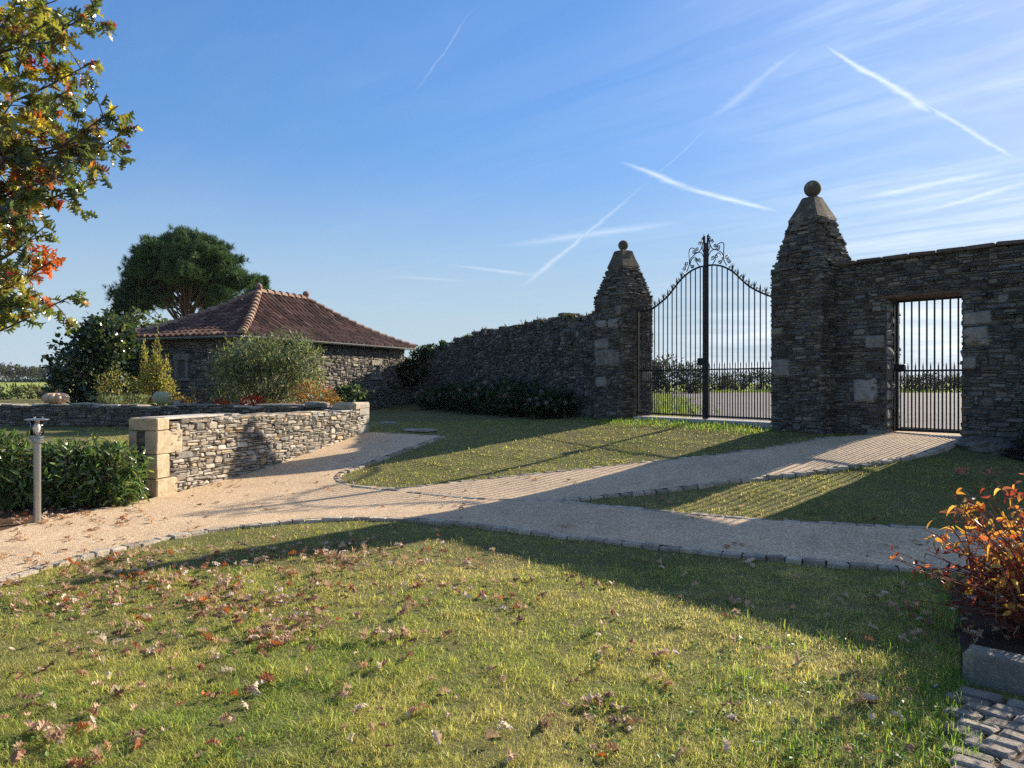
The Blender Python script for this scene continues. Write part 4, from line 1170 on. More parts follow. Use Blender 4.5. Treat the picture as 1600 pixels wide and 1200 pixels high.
m = MB(); n = 2600; uu = rng.uniform(.3, 10.6, n); uu = uu + .25 * np.sin(uu * 5); uu = uu[(np.sin(uu * 4.3) + np.sin(uu * 1.7 + 1) + rng.normal(size=n) * .5) > -.3]; n = len(uu)
P = np.c_[(TA + TU * uu[:, None] - TN * rng.uniform(-.06, .5, n)[:, None]), [ttop(u) + .05 for u in uu]]; P[:, 2] += rng.uniform(-.05, .03, n)
inst(m, *LEAF_S[0], P, frames(unit(rng.normal(size=(n, 3)) * .7 + np.array([0, 0, .6])), rvec(n)), rng.uniform(.04, .12, n), palette([(.06, .08, .03, 2), (.10, .10, .045, 2), (.13, .11, .06, 1)], n))
tag(m.build('wall_top_plants', M['leaf'], base=(*TA, 1.5)), 'moss and small ferns growing along the top of the tall wall', 'wall plants', kind='stuff')

# garden behind the back wall
def bush(name, px, Y, pz0, pz1, wpx, n, tmpl, size, pal, label, cat='shrub', mat='leaf', group=None, clump=.18, per=18, blobs=None, up=.3, droop=0., outw=.6, stems=8, shell=.45):
    x = (px - 800) / F * Y; zb = float(g(x, Y)); z1 = (HZ - pz1) / F * Y; z0 = max(zb, (HZ - pz0) / F * Y); r = wpx / F * Y / 2
    t = plant(name, (x, Y, zb), label, cat, group); h = z1 - z0
    B_ = blobs(x, Y, z0, r, h) if blobs else [(x, Y, z0 + h * .5, r, r * .8, h * .52)]
    m = MB(); foliage(m, B_, n, tmpl, size, pal, clump, per, shell, outw, up, droop); m.build('foliage', M[mat], t)
    if stems:
        m = MB(); twigs(m, (x, Y, zb), [(b[0] + random.uniform(-.6, .6) * b[3], b[1] + random.uniform(-.6, .6) * b[4], b[2] + random.uniform(-.2, .7) * b[5]) for b in [random.choice(B_) for _ in range(stems)]], .014 * max(1, h), .004); m.build('stem', M['bark'], t)
    return t
DKG = [(.030, .050, .018, 4), (.045, .075, .022, 3), (.085, .11, .03, .8)]
bush('fig_tree', 150, 20.5, 640, 505, 120, 5200, LEAF_R, (.09, .17), DKG + [(.16, .17, .05, .5)], 'big dark leafy tree crowding the end of the house', 'tree', 'glossleaf', clump=.15, per=16, stems=16, shell=.3,
     blobs=lambda x, Y, z, r, h: [(x, Y, z + h * .45, r, r, h * .5), (x + r * .5, Y + .3, z + h * .5, r * .6, r * .8, h * .42), (x - r * .6, Y, z + h * .35, r * .6, r * .7, h * .36), (x + r * .3, Y, z + h * .8, r * .7, r * .6, h * .28), (x - r * .1, Y + .5, z + h * .85, r * .6, r * .5, h * .2)])
bush('walnut_tree', 215, 27.5, 620, 492, 95, 2600, LEAF_R, (.10, .18), [(.05, .08, .025, 3), (.10, .13, .035, 2), (.17, .18, .05, 1)], 'leafy tree catching the light just behind the roof end', 'tree', 'leaf', clump=.16, per=16, stems=10,
     blobs=lambda x, Y, z, r, h: [(x, Y, z + h * .7, r, r, h * .3), (x + r * .7, Y, z + h * .72, r * .7, r * .7, h * .2), (x - r * .8, Y, z + h * .66, r * .6, r, h * .26)])
# pear with upright shoots
YP = 18.2; PEAR = [(.27, .27, .06, 3), (.38, .35, .07, 3), (.17, .19, .05, 2), (.40, .26, .09, 1)]
bush('pear_shrub', 240, YP, 634, 532, 62, 2600, LEAF_S, (.06, .10), PEAR, 'young yellow green fruit tree with two tall pointed shoots above the gourd', 'fruit tree', 'leaf', clump=.2, per=12, stems=14, up=.7,
     blobs=lambda x, Y, z, r, h: [(x, Y, z + h * .25, r * .9, r * .7, h * .28), (x - r * .45, Y, z + h * .62, r * .13, r * .16, h * .40), (x - r * .45, Y, z + h * .5, r * .16, r * .2, h * .3), (x + r * .18, Y, z + h * .66, r * .15, r * .16, h * .40), (x + r * .18, Y, z + h * .5, r * .2, r * .2, h * .3), (x + r * .1, Y, z + h * .45, r * .45, r * .4, h * .3), (x + r * .62, Y, z + h * .42, r * .28, r * .3, h * .28)])
bush('yellow_shrub', 180, 18.0, 634, 578, 52, 800, LEAF_S, (.05, .09), PEAR, 'small yellow green shrub in front of the dark leafy tree', clump=.22, per=12)
bush('silver_ground_cover', 190, 17.6, 636, 617, 95, 1300, LEAF_L, (.05, .09), [(.20, .24, .10, 3), (.28, .30, .15, 2), (.14, .18, .06, 2)], 'low pale green ground cover along the garden wall beside the gourd', 'ground cover', clump=.12, per=14, up=.9, stems=0)
WIL = [(.12, .155, .06, 3), (.18, .22, .09, 3), (.28, .29, .11, 1.5), (.06, .08, .035, 2), (.24, .22, .07, .5)]
bush('willow_leaved_shrub', 415, 17.6, 640, 522, 185, 8500, LEAF_W, (.09, .17), WIL, 'large grey green narrow leaved shrub hiding the house corner', clump=.17, per=14, stems=26, droop=.6, outw=.5, shell=.3,
     blobs=lambda x, Y, z, r, h: [(x, Y, z + h * .45, r * .85, r * .6, h * .45), (x + r * .25, Y, z + h * .75, r * .6, r * .5, h * .26), (x - r * .55, Y, z + h * .45, r * .4, r * .5, h * .42), (x + r * .7, Y, z + h * .55, r * .32, r * .4, h * .32), (x - r * .2, Y, z + h * .68, r * .4, r * .5, h * .3)])
RED = [(.55, .05, .03, 3), (.60, .14, .05, 2), (.40, .04, .03, 2)]
bush('red_plant', 396, 16.9, 640, 621, 38, 420, LEAF_L, (.05, .09), RED, 'bright red low plant on the wall edge under the narrow leaved shrub', 'plant', clump=.15, per=10, up=1.2, stems=0)
bush('red_plant', 345, 17.0, 640, 626, 28, 260, LEAF_L, (.05, .08), RED, 'little red plant between the stake and the narrow leaved shrub', 'plant', clump=.15, per=10, up=1.2, stems=0)
bush('golden_plant', 428, 16.9, 640, 624, 24, 240, LEAF_S, (.04, .07), [(.5, .32, .05, 2), (.4, .3, .08, 1)], 'low golden plant just beside the brightest red plant', 'plant', clump=.15, per=10, up=.8, stems=0)
bush('golden_plant', 285, 17.4, 638, 620, 28, 300, LEAF_S, (.04, .07), [(.36, .24, .05, 2), (.28, .22, .06, 1)], 'rust gold low plant behind the small loose stone', 'plant', clump=.15, per=10, up=.8, stems=0)
bush('orange_berry_shrub', 487, 16.9, 640, 594, 85, 2000, LEAF_S, (.04, .07), [(.14, .17, .04, 3), (.26, .22, .05, 2), (.45, .15, .05, 1.6), (.5, .09, .05, .7)], 'rounded green shrub flecked with orange at the corner of the low walls', clump=.17, per=12,
     blobs=lambda x, Y, z, r, h: [(x, Y, z + h * .5, r * .8, r * .6, h * .5), (x + r * .5, Y, z + h * .35, r * .55, r * .5, h * .35), (x - r * .6, Y, z + h * .3, r * .4, r * .4, h * .3)])
bush('grey_stem_plant', 309, 17.3, 640, 606, 20, 120, LEAF_W, (.08, .14), [(.26, .20, .11, 2), (.18, .14, .08, 1)], 'dry tufted plant around the broken stake', 'plant', per=8, up=1.5, stems=6)
bush('broad_leaved_shrub', 545, 20.5, 640, 606, 70, 700, LEAF_R, (.08, .14), [(.05, .08, .03, 2), (.1, .13, .05, 1)], 'low broad leaved shrub under the long house wall', clump=.18)

# stone pine behind the house
def pine(name, px, Y, label, cpx, top, bot, w, trunk_r, nt, seed, nl=40, extra=()):
    global rng
    random.seed(seed); np.random.seed(seed); rng = np.random.default_rng(seed)
    x = (px - 800) / F * Y; zb = float(g(x, Y)); zt = (HZ - top) / F * Y; zc = (HZ - bot) / F * Y; R = w / F * Y / 2; cx = (cpx - 800) / F * Y
    t = plant(name, (x, Y, zb), label, 'tree'); mt = MB(); H = zt - zb
    tr = np.array([[x, Y, zb - .2], [x + .05, Y, zb + H * .3], [x - .05, Y, zb + H * .55], [x * .6 + cx * .4, Y, zb + H * .8]]); tr = spline(tr, 5)
    tube(mt, tr, np.linspace(trunk_r, trunk_r * .45, len(tr)), 9, (.11, .075, .055)); mt.build('trunk', M['bark'], t)
    mb = MB(); mf = MB(); ends = []
    for k in range(nl):
        d = rvec(1)[0]
        if d[2] < -.2 and rng.random() < .55: d[2] = -d[2] * .6
        r = rng.uniform(.82, 1.0) if rng.random() < .8 else rng.uniform(.45, .8)
        zz = zc + (zt - zc) * .42
        c0 = np.array([cx, Y, zz]) + d * r * np.array([R, R, (zt - zz) if d[2] > 0 else (zz - zc)]); ends.append(c0); q_ = 0
        while q_ < nt // nl:
            ends.append(c0 + rng.normal(size=3) * np.array([.17, .17, .10]) * R); q_ += 1
    for ex in extra:
        c0 = pix(ex[0], ex[1], Y + ex[2])
        for q_ in range(5): ends.append(c0 + rng.normal(size=3) * np.array([.10, .12, .05]) * R)
    ends = np.array(ends)
    for k, e in enumerate(ends):
        if k % 3 == 0:
            s0 = tr[int(len(tr) * random.uniform(.45, .95))]; mid = lerp(s0, e, .55) + np.array([0, 0, -.25 + .1 * random.random()])
            tube(mb, spline([s0, mid, e], 4), np.linspace(trunk_r * .15, .012, 9), 5, (.12, .08, .06))
    mb.build('branch', M['bark'], t)
    # needle tufts
    n1 = 26; nd = []
    th = np.random.uniform(0, 2 * PI, n1); ph = np.random.uniform(-.25, 1.45, n1); D = np.c_[np.cos(th) * np.cos(ph), np.sin(th) * np.cos(ph), np.sin(ph)]
    V, Fq = [], []
    for i, d in enumerate(D):
        s = unit(np.cross(d, np.random.normal(size=3))) * .055; V += [-s, s, d + s * .2, d - s * .2]; Fq.append((4 * i, 4 * i + 1, 4 * i + 2, 4 * i + 3))
    V = np.array(V); Fq = np.array(Fq)
    per = 22; P = np.repeat(ends, per, 0); off = rng.normal(size=P.shape) * np.array([.30, .30, .20]) * (R / 3.2); P = P + off
    out = unit(P - np.array([cx, Y, zc - R * .3])); n = len(P)
    inst(mf, V, Fq, P, frames(unit(np.cross(out, rvec(n))), unit(out + np.array([0, 0, .6]) + rng.normal(size=(n, 3)) * .25)), rng.uniform(.18, .34, n) * (Y / 42), palette([(.050, .098, .036, 3), (.075, .14, .048, 3), (.11, .18, .058, 1)], n))
    mf.build('crown', M['needle'], t)
pine('stone_pine', 291, 42, 'large umbrella pine with dense round crown behind the house', 285, 370, 470, 136, .28, 420, 5, 44, [(212, 432, 0), (203, 447, .5), (192, 462, -.4), (225, 455, 1), (238, 470, -1), (365, 448, 0), (380, 436, .6), (350, 466, -.6), (262, 470, 1.5), (330, 478, 1), (215, 475, 0)])
pine('stone_pine', 402, 46, 'small dark pine crown peeping over the roof ridge', 402, 434, 474, 36, .16, 44, 6, 10)
bush('pine_undergrowth', 205, 40, 600, 440, 46, 900, [leaf_t(.3, .1, .2)], (.3, .55), [(.035, .06, .022, 2), (.06, .085, .03, 1)], 'thin side tree with open branches beside the umbrella pine', 'tree', 'needle', clump=.22, per=12, stems=10,
     blobs=lambda x, Y, z, r, h: [(x + .3, Y, z + h * .9, r * .8, r, h * .09), (x - .5, Y, z + h * .68, r * .5, r, h * .07), (x + .2, Y, z + h * .45, r * .7, r, h * .09)])
random.seed(77); np.random.seed(77); rng = np.random.default_rng(77)

# red oak at the left edge
OAK = [(.11, .14, .032, 6), (.18, .19, .038, 5), (.29, .27, .045, 3.2), (.06, .085, .03, 3.5), (.52, .44, .05, 1.0), (.46, .13, .03, .8), (.38, .04, .04, .6), (.22, .11, .05, 2.2), (.55, .25, .04, .4)]
ox, oy = -6.3, 7.1; oz = float(g(ox, oy)); t = plant('red_oak', (ox, oy, oz), 'young oak with lobed leaves turning yellow and red, reaching in from outside the picture', 'tree')
mt = MB(); trk = spline([(ox, oy, oz - .2), (ox + .05, oy, oz + 1.6), (ox - .05, oy + .05, oz + 3.6), (ox + .08, oy, oz + 6.4)], 6); tube(mt, trk, np.linspace(.13, .03, len(trk)), 10, (.13, .105, .085)); mt.build('trunk', M['bark'], t)
mb = MB(); mf = MB(); LPt, LAx, LBr, NB = [], [], [], [0]
def twig_leaves(P, a, b, k):
    for _ in range(k):
        s = a + (b - a) * random.random() ** .7; i = min(len(P) - 2, int(s * (len(P) - 1))); p = lerp(P[i], P[i + 1], s * (len(P) - 1) - i)
        d = unit(P[i + 1] - P[i]); LPt.append(p); LBr.append(NB[0]); LAx.append(unit(d * .7 + np.random.normal(size=3) * .6 + np.array([0, 0, -.45])))
def obranch(s, e, ntw, r0=.022, tl=(.22, .5), kl=16, lo=.3):
    NB[0] += 1; s = np.asarray(s); e = np.asarray(e); L = np.linalg.norm(e - s)
    P = spline([s, lerp(s, e, .35) + np.array([0, 0, .06 * L]), lerp(s, e, .7) + np.random.normal(size=3) * .03 * L + np.array([0, 0, .04 * L]), e], 5)
    tube(mb, P, np.linspace(r0, .004, len(P)), 6, (.11, .085, .07)); dm = unit(e - s)
    for k in range(ntw):
        f = lo + (1 - lo) * (k + random.random()) / ntw; i = min(len(P) - 2, int(f * (len(P) - 1))); p = P[i]
        d = unit(dm * .8 + np.random.normal(size=3) * .62); T = random.uniform(*tl) * (1.1 - .5 * f)
        Q = np.array([p, p + d * T * .5 + np.array([0, 0, .01]), p + d * T + np.array([0, 0, -.05 * T])]); tube(mb, Q, [.006, .004, .0022], 4, (.12, .09, .07)); twig_leaves(Q, .15, 1, int(kl * T / .4) + 2)
    twig_leaves(P, .75, 1, 8)
vis = [(150, 15, 6.0), (170, 48, 6.3), (150, 95, 6.1), (70, 40, 5.6), (60, 110, 6.4), (110, 140, 6.0), (216, 195, 6.0), (205, 235, 6.3), (185, 165, 5.8), (165, 250, 5.7), (130, 215, 6.2), (80, 180, 5.9), (60, 240, 6.3),
       (150, 285, 6.1), (110, 270, 5.7), (40, 290, 6.0), (95, 310, 6.2), (75, 350, 5.9), (20, 360, 6.2), (45, 335, 5.7), (80, 408, 6.1), (40, 430, 5.9), (112, 462, 6.0), (60, 460, 6.2), (10, 480, 6.0), (5, 420, 6.3), (10, 60, 6.2), (20, 160, 5.6), (15, 210, 6.3), (110, 60, 6.2),
       (30, 10, 6.1), (90, 0, 5.8), (25, 120, 6.0), (100, 235, 6.1), (160, 215, 6.0), (5, 255, 5.9)]
for px, py, Y in vis:
    e = pix(px, py, Y); zt_ = e[2] - .75 - .25 * random.random(); zt_ = max(zt_, oz + 1.4); s = trk[int(np.argmin(abs(trk[:, 2] - zt_)))]
    obranch(s, e, 12, .02, (.20, .44), 16, .50)
for k in range(70):      # rest of the crown, outside the picture
    d = rvec(1)[0]; e = np.array([ox, oy, oz + 4.2]) + d * np.array([2.1, 2.1, 2.4]) * random.uniform(.7, 1)
    if e[0] / e[1] > -.69: continue
    s = trk[int(np.argmin(abs(trk[:, 2] - (e[2] - .8))))]; obranch(s, e, 9, .02, (.3, .6), 9, .4)
LPt = np.array(LPt); LAx = np.array(LAx); n = len(LPt); tm = [oak_t(.5, .06, .3), oak_t(-.4, -.05, -.4), oak_t(.9, .1, .6), oak_t(.2, -.12, -.2)]
up = unit(rng.normal(size=(n, 3)) * .8 + np.array([0, 0, .9])); Rm = frames(LAx, up); cc = palette(OAK, n, .25); dom = palette(OAK, NB[0] + 1, .2)[np.array(LBr)]; cc = np.where((rng.random(n) < .5)[:, None], dom * rng.uniform(.7, 1.3, (n, 1)), cc); ss = rng.uniform(.065, .135, n)
for q in range(4):
    k = np.arange(n) % 4 == q; inst(mf, tm[q][0], tm[q][1], LPt[k], Rm[k], ss[k], cc[k])
mb.build('branch', M['bark'], t); mf.build('foliage', M['oakleaf'], t)

# far trees and hedges
FAR = [(.055, .07, .035, 3), (.075, .085, .045, 2), (.10, .095, .05, 1)]
for i, (px, Y, top, w, lab) in enumerate(((-12, 250, 567, 44, 'distant round tree at the very edge of the field line'), (20, 255, 569, 30, 'first whole round tree on the far field edge'), (43, 258, 570, 26, 'distant rounded field tree beside a gap of sky'), (62, 280, 576, 22, 'low distant tree in the dip of the far tree line'),
                                       (84, 240, 571, 34, 'distant tree half hidden by the dark leafy tree'), (112, 230, 566, 40, 'distant tree behind the dark leafy tree'), (-50, 245, 562, 46, 'distant broad tree beyond the edge of the field'))):
    x = (px - 800) / F * Y; zb = float(g(x, Y)); zt = (HZ - top) / F * Y; r = w / F * Y / 2; t = plant('field_tree', (x, Y, zb), lab, 'tree', 'trees along the far field'); h = zt - zb
    m = MB(); foliage(m, [(x, Y, zb + h * .62, r, r, h * .38), (x + r * .5, Y, zb + h * .5, r * .6, r * .6, h * .26), (x - r * .5, Y, zb + h * .52, r * .6, r * .6, h * .28)], 900, [leaf_t(.8, .1, .1, 2)], (.5, .95), FAR, .16, 16, .3); m.build('crown', M['leaf'], t)
    m = MB(); tube(m, [(x, Y, zb - .2), (x + .1, Y, zb + h * .3), (x, Y, zb + h * .7)], [.28, .22, .1], 7, (.08, .065, .05)); m.build('trunk', M['bark'], t)
m = MB(); P = []
n = 5000; xx = rng.uniform(-235, -120, n); yy = 232 + rng.uniform(-1, 1, n) + (xx + 170) * .1
inst(m, *leaf_t(.8, .1, .1, 2), np.c_[xx, yy, g(xx, yy) + rng.uniform(0, 1., n)], frames(rvec(n), rvec(n)), rng.uniform(.4, .8, n), palette(FAR, n))
tag(m.build('field_hedge', M['leaf'], base=(-175, 232, 0)), 'long clipped dark hedge under the distant trees', 'hedge')
for px, Y, top, w, lab, pal in ((12, 42, 602, 60, 'dark scrubby bush in the field behind the garden wall', DKG), (45, 43, 603, 44, 'yellowing scrub bush in the field next to the dark one', [(.15, .14, .05, 2), (.09, .1, .035, 2)]), (-25, 41, 600, 50, 'dark scrub bush at the edge of the field beyond the pumpkin', DKG), (88, 36, 596, 36, 'thin brown scrub behind the pumpkin', [(.10, .09, .05, 2), (.14, .11, .07, 1)]), (75, 40, 610, 30, 'low grey scrub between field and lawn', [(.12, .11, .07, 1)])):
    bush('scrub_bush', px, Y, 622, top, w, 500, LEAF_S, (.12, .22), pal, lab, 'shrub', group='scrub along the near field edge', clump=.2, per=12, stems=9)
# hedges across the road
for i, (px, Y, top, w, lab, dens) in enumerate(((1042, 56, 563, 56, 'tall dark rounded evergreen seen through the gate leaf near the smaller pillar', 2), (1080, 57, 572, 46, 'dark evergreen bush beside the tall one seen through the gate', 2), (1016, 55, 566, 40, 'dark evergreen bush just behind the smaller pillar', 2), (1118, 66, 588, 50, 'low dark hedge bush right of the gate post across the road'.replace('right of', 'beside'), 1),
                                              (1150, 67, 583, 44, 'hedge bush with bare upright twigs across the road', 1), (1185, 68, 580, 50, 'hedge bush by the bigger pillar across the road', 1), (1225, 68, 582, 50, 'hedge bush hidden behind the bigger pillar', 1),
                                              (1410, 64, 588, 50, 'hedge bush across the road seen through the door hinge side', 1), (1445, 64, 585, 46, 'hedge bush in the middle of the door view', 1), (1482, 64, 587, 50, 'hedge bush across the road seen at the far jamb of the door', 1), (1530, 64, 584, 60, 'hedge bush hidden behind the doorway wall', 1))):
    bush('hedge_bush', px, Y, 613, top, w, 1300 if dens == 2 else 900, LEAF_S, (.16, .32), [(.030, .042, .018, 3), (.045, .055, .024, 2), (.06, .06, .03, 1)], lab, 'shrub', group='bushes across the road', clump=.2, per=12, stems=14, up=.5)
for px in (1128, 1160, 1190, 1420, 1460, 1490):
    x = (px - 800) / F * 66; m = MB(); zb = float(g(x, 66)); b = np.array([x, 66, zb])
    twigs(m, b, [(x + random.gauss(0, .5), 66 + random.gauss(0, .3), zb + random.uniform(1.6, 2.5)) for _ in range(8)], .04, .008, 4, .02, (.05, .04, .035))
    tag(m.build('bare_sapling', M['bark'], base=tuple(b)), {1128: 'bare twiggy sapling closest to the gate post across the road', 1160: 'bare twiggy sapling midway in the gate view', 1190: 'bare twiggy sapling next to the bigger pillar', 1420: 'bare sapling near the door lock', 1460: 'bare sapling centred in the door view', 1490: 'bare sapling by the far door jamb'}[px], 'sapling', 'bare saplings across the road')

# ================================================================== GRASS AND LEAVES
excl = [path_poly, rb_poly, bed_poly, PAVE, wb_poly, road_poly, gb_poly,
        np.array([LWA, LWB, LWB - LWN * LT, LWA - LWN * LT])]
def blade_t(bend, w=.09):
    V = []; 
    for y, ww in ((0, w), (.45, w * .85), (.8, w * .5)):
        V += [(-ww / 2, bend * y * y, y), (ww / 2, bend * y * y, y)]
    V.append((0, bend, 1 - .25 * bend * bend))
    return np.array(V), [np.array([(0, 1, 3, 2), (2, 3, 5, 4)]), np.array([(4, 5, 6)])]
BL_ = [blade_t(b, w) for b, w in ((.2, .08), (.6, .09), (1.1, .10), (1.7, .09))]
def grass(name, y0, y1, dens, hgt, wid, xm=.78, dry_add=0., cm=1., lie=.5):
    m = MB(); n = int(dens * xm * (y1 * y1 - y0 * y0)); per = 12; nc = n // per
    yc = np.sqrt(rng.uniform(y0 * y0, y1 * y1, nc)); Cn = np.c_[rng.uniform(-xm, xm, nc) * yc, yc]
    r_t = .011 + hgt * .35
    off = rng.normal(size=(n // per * per, 2)) * r_t; ci = np.repeat(np.arange(nc), per)
    loose = rng.random(len(ci)) < .35; off[loose] *= 2.6
    P = Cn[ci] + off; k = np.ones(len(P), bool)
    for e in excl: k &= ~inside(e, P)
    P, off, ci = P[k], off[k], ci[k]
    n1 = vnoise(P, .9, 1); n2 = vnoise(P, 3.3, 2); n3 = vnoise(P, 9, 3)
    keep = rng.random(len(P)) < .25 + 1.1 * (n2 * .45 + n3 * .55); P, off, ci, n1, n2, n3 = P[keep], off[keep], ci[keep], n1[keep], n2[keep], n3[keep]
    n = len(P); tc = rng.normal(size=nc) * .17
    t = np.clip(n1 * .55 + n2 * .45 + n3 * .25 - .16 + dry_add + tc[ci] + rng.normal(size=n) * .08, 0, 1)
    dry = np.array([.58, .49, .22]); mid = np.array([.41, .41, .11]); lush = np.array([.20, .295, .058])
    c = np.where(t[:, None] < .45, lerp(lush, mid, t[:, None] / .45), lerp(mid, dry, np.clip((t[:, None] - .45) / .55, 0, 1)))
    tb = cm * rng.uniform(.78, 1.18, nc); c = c * (tb[ci] * rng.uniform(.75, 1.25, n))[:, None]; st = rng.random(n) < .05; c[st] = np.array([.50, .42, .24]) * rng.uniform(.7, 1.2, (st.sum(), 1))
    th = rng.uniform(.6, 1.25, nc) * np.where(rng.random(nc) < .05, 1.5, 1.); h = hgt * th[ci] * rng.uniform(.6, 1.2, n) * (1.1 - .35 * t) * (.7 + .6 * n3); z = gl(P[:, 0], P[:, 1]) - .004
    a = np.arctan2(off[:, 1], off[:, 0]) + rng.normal(0, .7, n); lean = np.clip(np.linalg.norm(off, axis=1) / r_t, 0, 1.6) * .42 + rng.normal(0, .22, n) + np.where(rng.random(n) < lie, .65, 0.)
    O_ = np.c_[np.cos(a), np.sin(a), np.zeros(n)]; Z_ = O_ * np.sin(lean)[:, None] + np.array([0, 0, 1.]) * np.cos(lean)[:, None]
    Y_ = unit(O_ - Z_ * (O_ * Z_).sum(1)[:, None]); X_ = np.cross(Y_, Z_)
    R = np.stack([X_, Y_, Z_], -1); b = rng.integers(0, 4, n); pos = np.c_[P, z]
    for q in range(4):
        s = b == q; tv, tf = BL_[q]; tv = tv.copy(); tv[:, 0] *= wid / .09
        V = np.einsum('nij,kj->nki', R[s], tv) * h[s][:, None, None] + pos[s][:, None, :]; base_ = (np.arange(s.sum()) * 7)[:, None, None]
        m.add(V.reshape(-1, 3), [(f[None] + base_).reshape(-1, f.shape[1]) for f in tf], np.repeat(c[s], 7, 0))
    return tag(m.build(name, M['grass']), kind='stuff')
grass('lawn_grass', 2.9, 4.5, 40000, .036, .078, cm=1.0)
grass('lawn_grass', 4.5, 6.6, 24000, .033, .11, cm=.97)
grass('lawn_grass', 6.6, 10.5, 9500, .028, .19, dry_add=.12, cm=.86, lie=.6)
grass('lawn_grass', 10.5, 19.0, 4200, .028, .34, .55, .06, .84, .65)
# coarser clumps at the lawn edge and by the gate
def tufts(name, pts, per, hgt, wid, cols, spread):
    m = MB(); P = np.repeat(np.asarray(pts), per, 0); n = len(P); P = P + rng.normal(size=(n, 2)) * spread
    k = ~inside(path_poly, P); P = P[k]; n = len(P)
    h = hgt * rng.uniform(.5, 1.3, n); a = rng.uniform(0, 2 * PI, n); lean = rng.normal(0, .72, n); ca, sa = np.cos(a), np.sin(a)
    X_ = np.c_[ca, sa, np.zeros(n)]; Z_ = unit(np.c_[-sa * np.sin(lean), ca * np.sin(lean), np.cos(lean)]); R = np.stack([X_, np.cross(Z_, X_), Z_], -1); b = rng.integers(0, 4, n)
    c = palette(cols, n); pos = np.c_[P, gl(P[:, 0], P[:, 1]) - .006]
    for q in range(4):
        s = b == q; tv, tf = BL_[q]; tv = tv.copy(); tv[:, 0] *= wid / .09
        V = np.einsum('nij,kj->nki', R[s], tv) * h[s][:, None, None] + pos[s][:, None, :]; base_ = (np.arange(s.sum()) * 7)[:, None, None]
        m.add(V.reshape(-1, 3), [(f[None] + base_).reshape(-1, f.shape[1]) for f in tf], np.repeat(c[s], 7, 0))
    return tag(m.build(name, M['grass']), kind='stuff')
LUSH = [(.10, .20, .03, 3), (.18, .27, .045, 3), (.32, .36, .08, 1.5)]
pts = [gp(random.uniform(1100, 1500), random.uniform(960, 1195)) for _ in range(120)] + [gp(random.uniform(1380, 1495), random.uniform(930, 1195)) for _ in range(90)]
tufts('long_grass', pts, 20, .055, .075, LUSH, .07)
pts = [HG + GD * random.uniform(-.3, 3.9) + GN * random.uniform(.2, 1.1) for _ in range(170)]
tufts('long_grass', [gp(1488 + random.gauss(0, 9), random.uniform(905, 1200)) for _ in range(70)], 22, .06, .08, LUSH, .05)
tufts('gate_grass', pts, 26, .065, .14, LUSH, .10)
pts = [np.array([random.uniform(3.6, 9.8), 0]) for _ in range(1)]
pv = []
while len(pv) < 420:
    q = np.array([random.uniform(1.5, 10), random.uniform(18.2, 58)])
    if not inside(road_poly, q[None])[0] and (q[0] > 2.9 - .42 * (q[1] - 17.6)): pv.append(q)
VER = [(.09, .14, .03, 3), (.13, .18, .04, 2), (.20, .21, .06, 1)]; tufts('verge_grass', pv, 40, .13, .2, VER, .45)
pv = [np.array([random.uniform(8, 52), random.uniform(61, 66)]) for _ in range(300)]; tufts('verge_grass', pv, 30, .2, .3, VER, .8)
# broad weeds in the near lawn
m = MB(); pts = np.array([gp(random.uniform(900, 1480), random.uniform(960, 1195)) for _ in range(130)] + [gp(random.uniform(0, 900), random.uniform(950, 1195)) for _ in range(25)])
P = np.repeat(pts, 9, 0) + rng.normal(size=(len(pts) * 9, 2)) * .022; n = len(P)
inst(m, *leaf_t(.62, .12, .1, 3), np.c_[P, gl(P[:, 0], P[:, 1]) + rng.uniform(.012, .04, n)], frames(unit(rng.normal(size=(n, 3)) * np.array([1, 1, .35]) + np.array([0, 0, .25])), unit(rng.normal(size=(n, 3)) * .3 + np.array([0, 0, 1]))), rng.uniform(.014, .034, n), palette([(.11, .21, .035, 3), (.18, .26, .05, 2), (.07, .14, .03, 2)], n))
tag(m.build('lawn_weeds', M['leaf']), kind='stuff')

# ---- fallen oak leaves
random.seed(5); rng = np.random.default_rng(5)
spots = []
def scatter(n, fx, fy):
    n = int(n * 1.65) if n < 100 or n == 110 else n
    last = None
    for _ in range(n):
        if last and random.random() < .42: q = (last[0] + random.gauss(0, 9), last[1] + random.gauss(0, 3.5))
        else: q = (fx(), fy())
        spots.append(q); last = q
U_ = random.uniform
for cx, cy, sx, sy, n in ((60, 1110, 60, 60, 14), (170, 980, 90, 40, 26), (300, 905, 120, 20, 110), (120, 930, 90, 20, 70), (420, 860, 110, 14, 80), (560, 870, 70, 12, 60), (350, 950, 70, 18, 60), (440, 990, 36, 18, 46), (200, 890, 70, 10, 50), (260, 1000, 90, 30, 22),
                          (610, 1000, 40, 18, 14), (470, 930, 80, 18, 36), (640, 920, 60, 14, 16), (520, 1050, 90, 40, 12), (150, 1060, 80, 50, 16), (100, 1150, 70, 30, 14), (300, 1100, 100, 50, 10), (700, 880, 60, 16, 22), (800, 930, 90, 30, 16)):
    scatter(n, lambda: random.gauss(cx, sx), lambda: random.gauss(cy, sy))
scatter(90, lambda: U_(0, 1000), lambda: U_(840, 1195)); scatter(46, lambda: U_(900, 1480), lambda: U_(930, 1195)); scatter(26, lambda: U_(700, 1450), lambda: U_(850, 950))
scatter(26, lambda: U_(-30, 330), lambda: U_(790, 890)); scatter(14, lambda: random.gauss(300, 60), lambda: U_(755, 800)); scatter(14, lambda: U_(300, 900), lambda: U_(740, 810)); scatter(150, lambda: U_(-60, 230), lambda: random.gauss(806, 12)); scatter(26, lambda: U_(600, 1500), lambda: U_(690, 840))
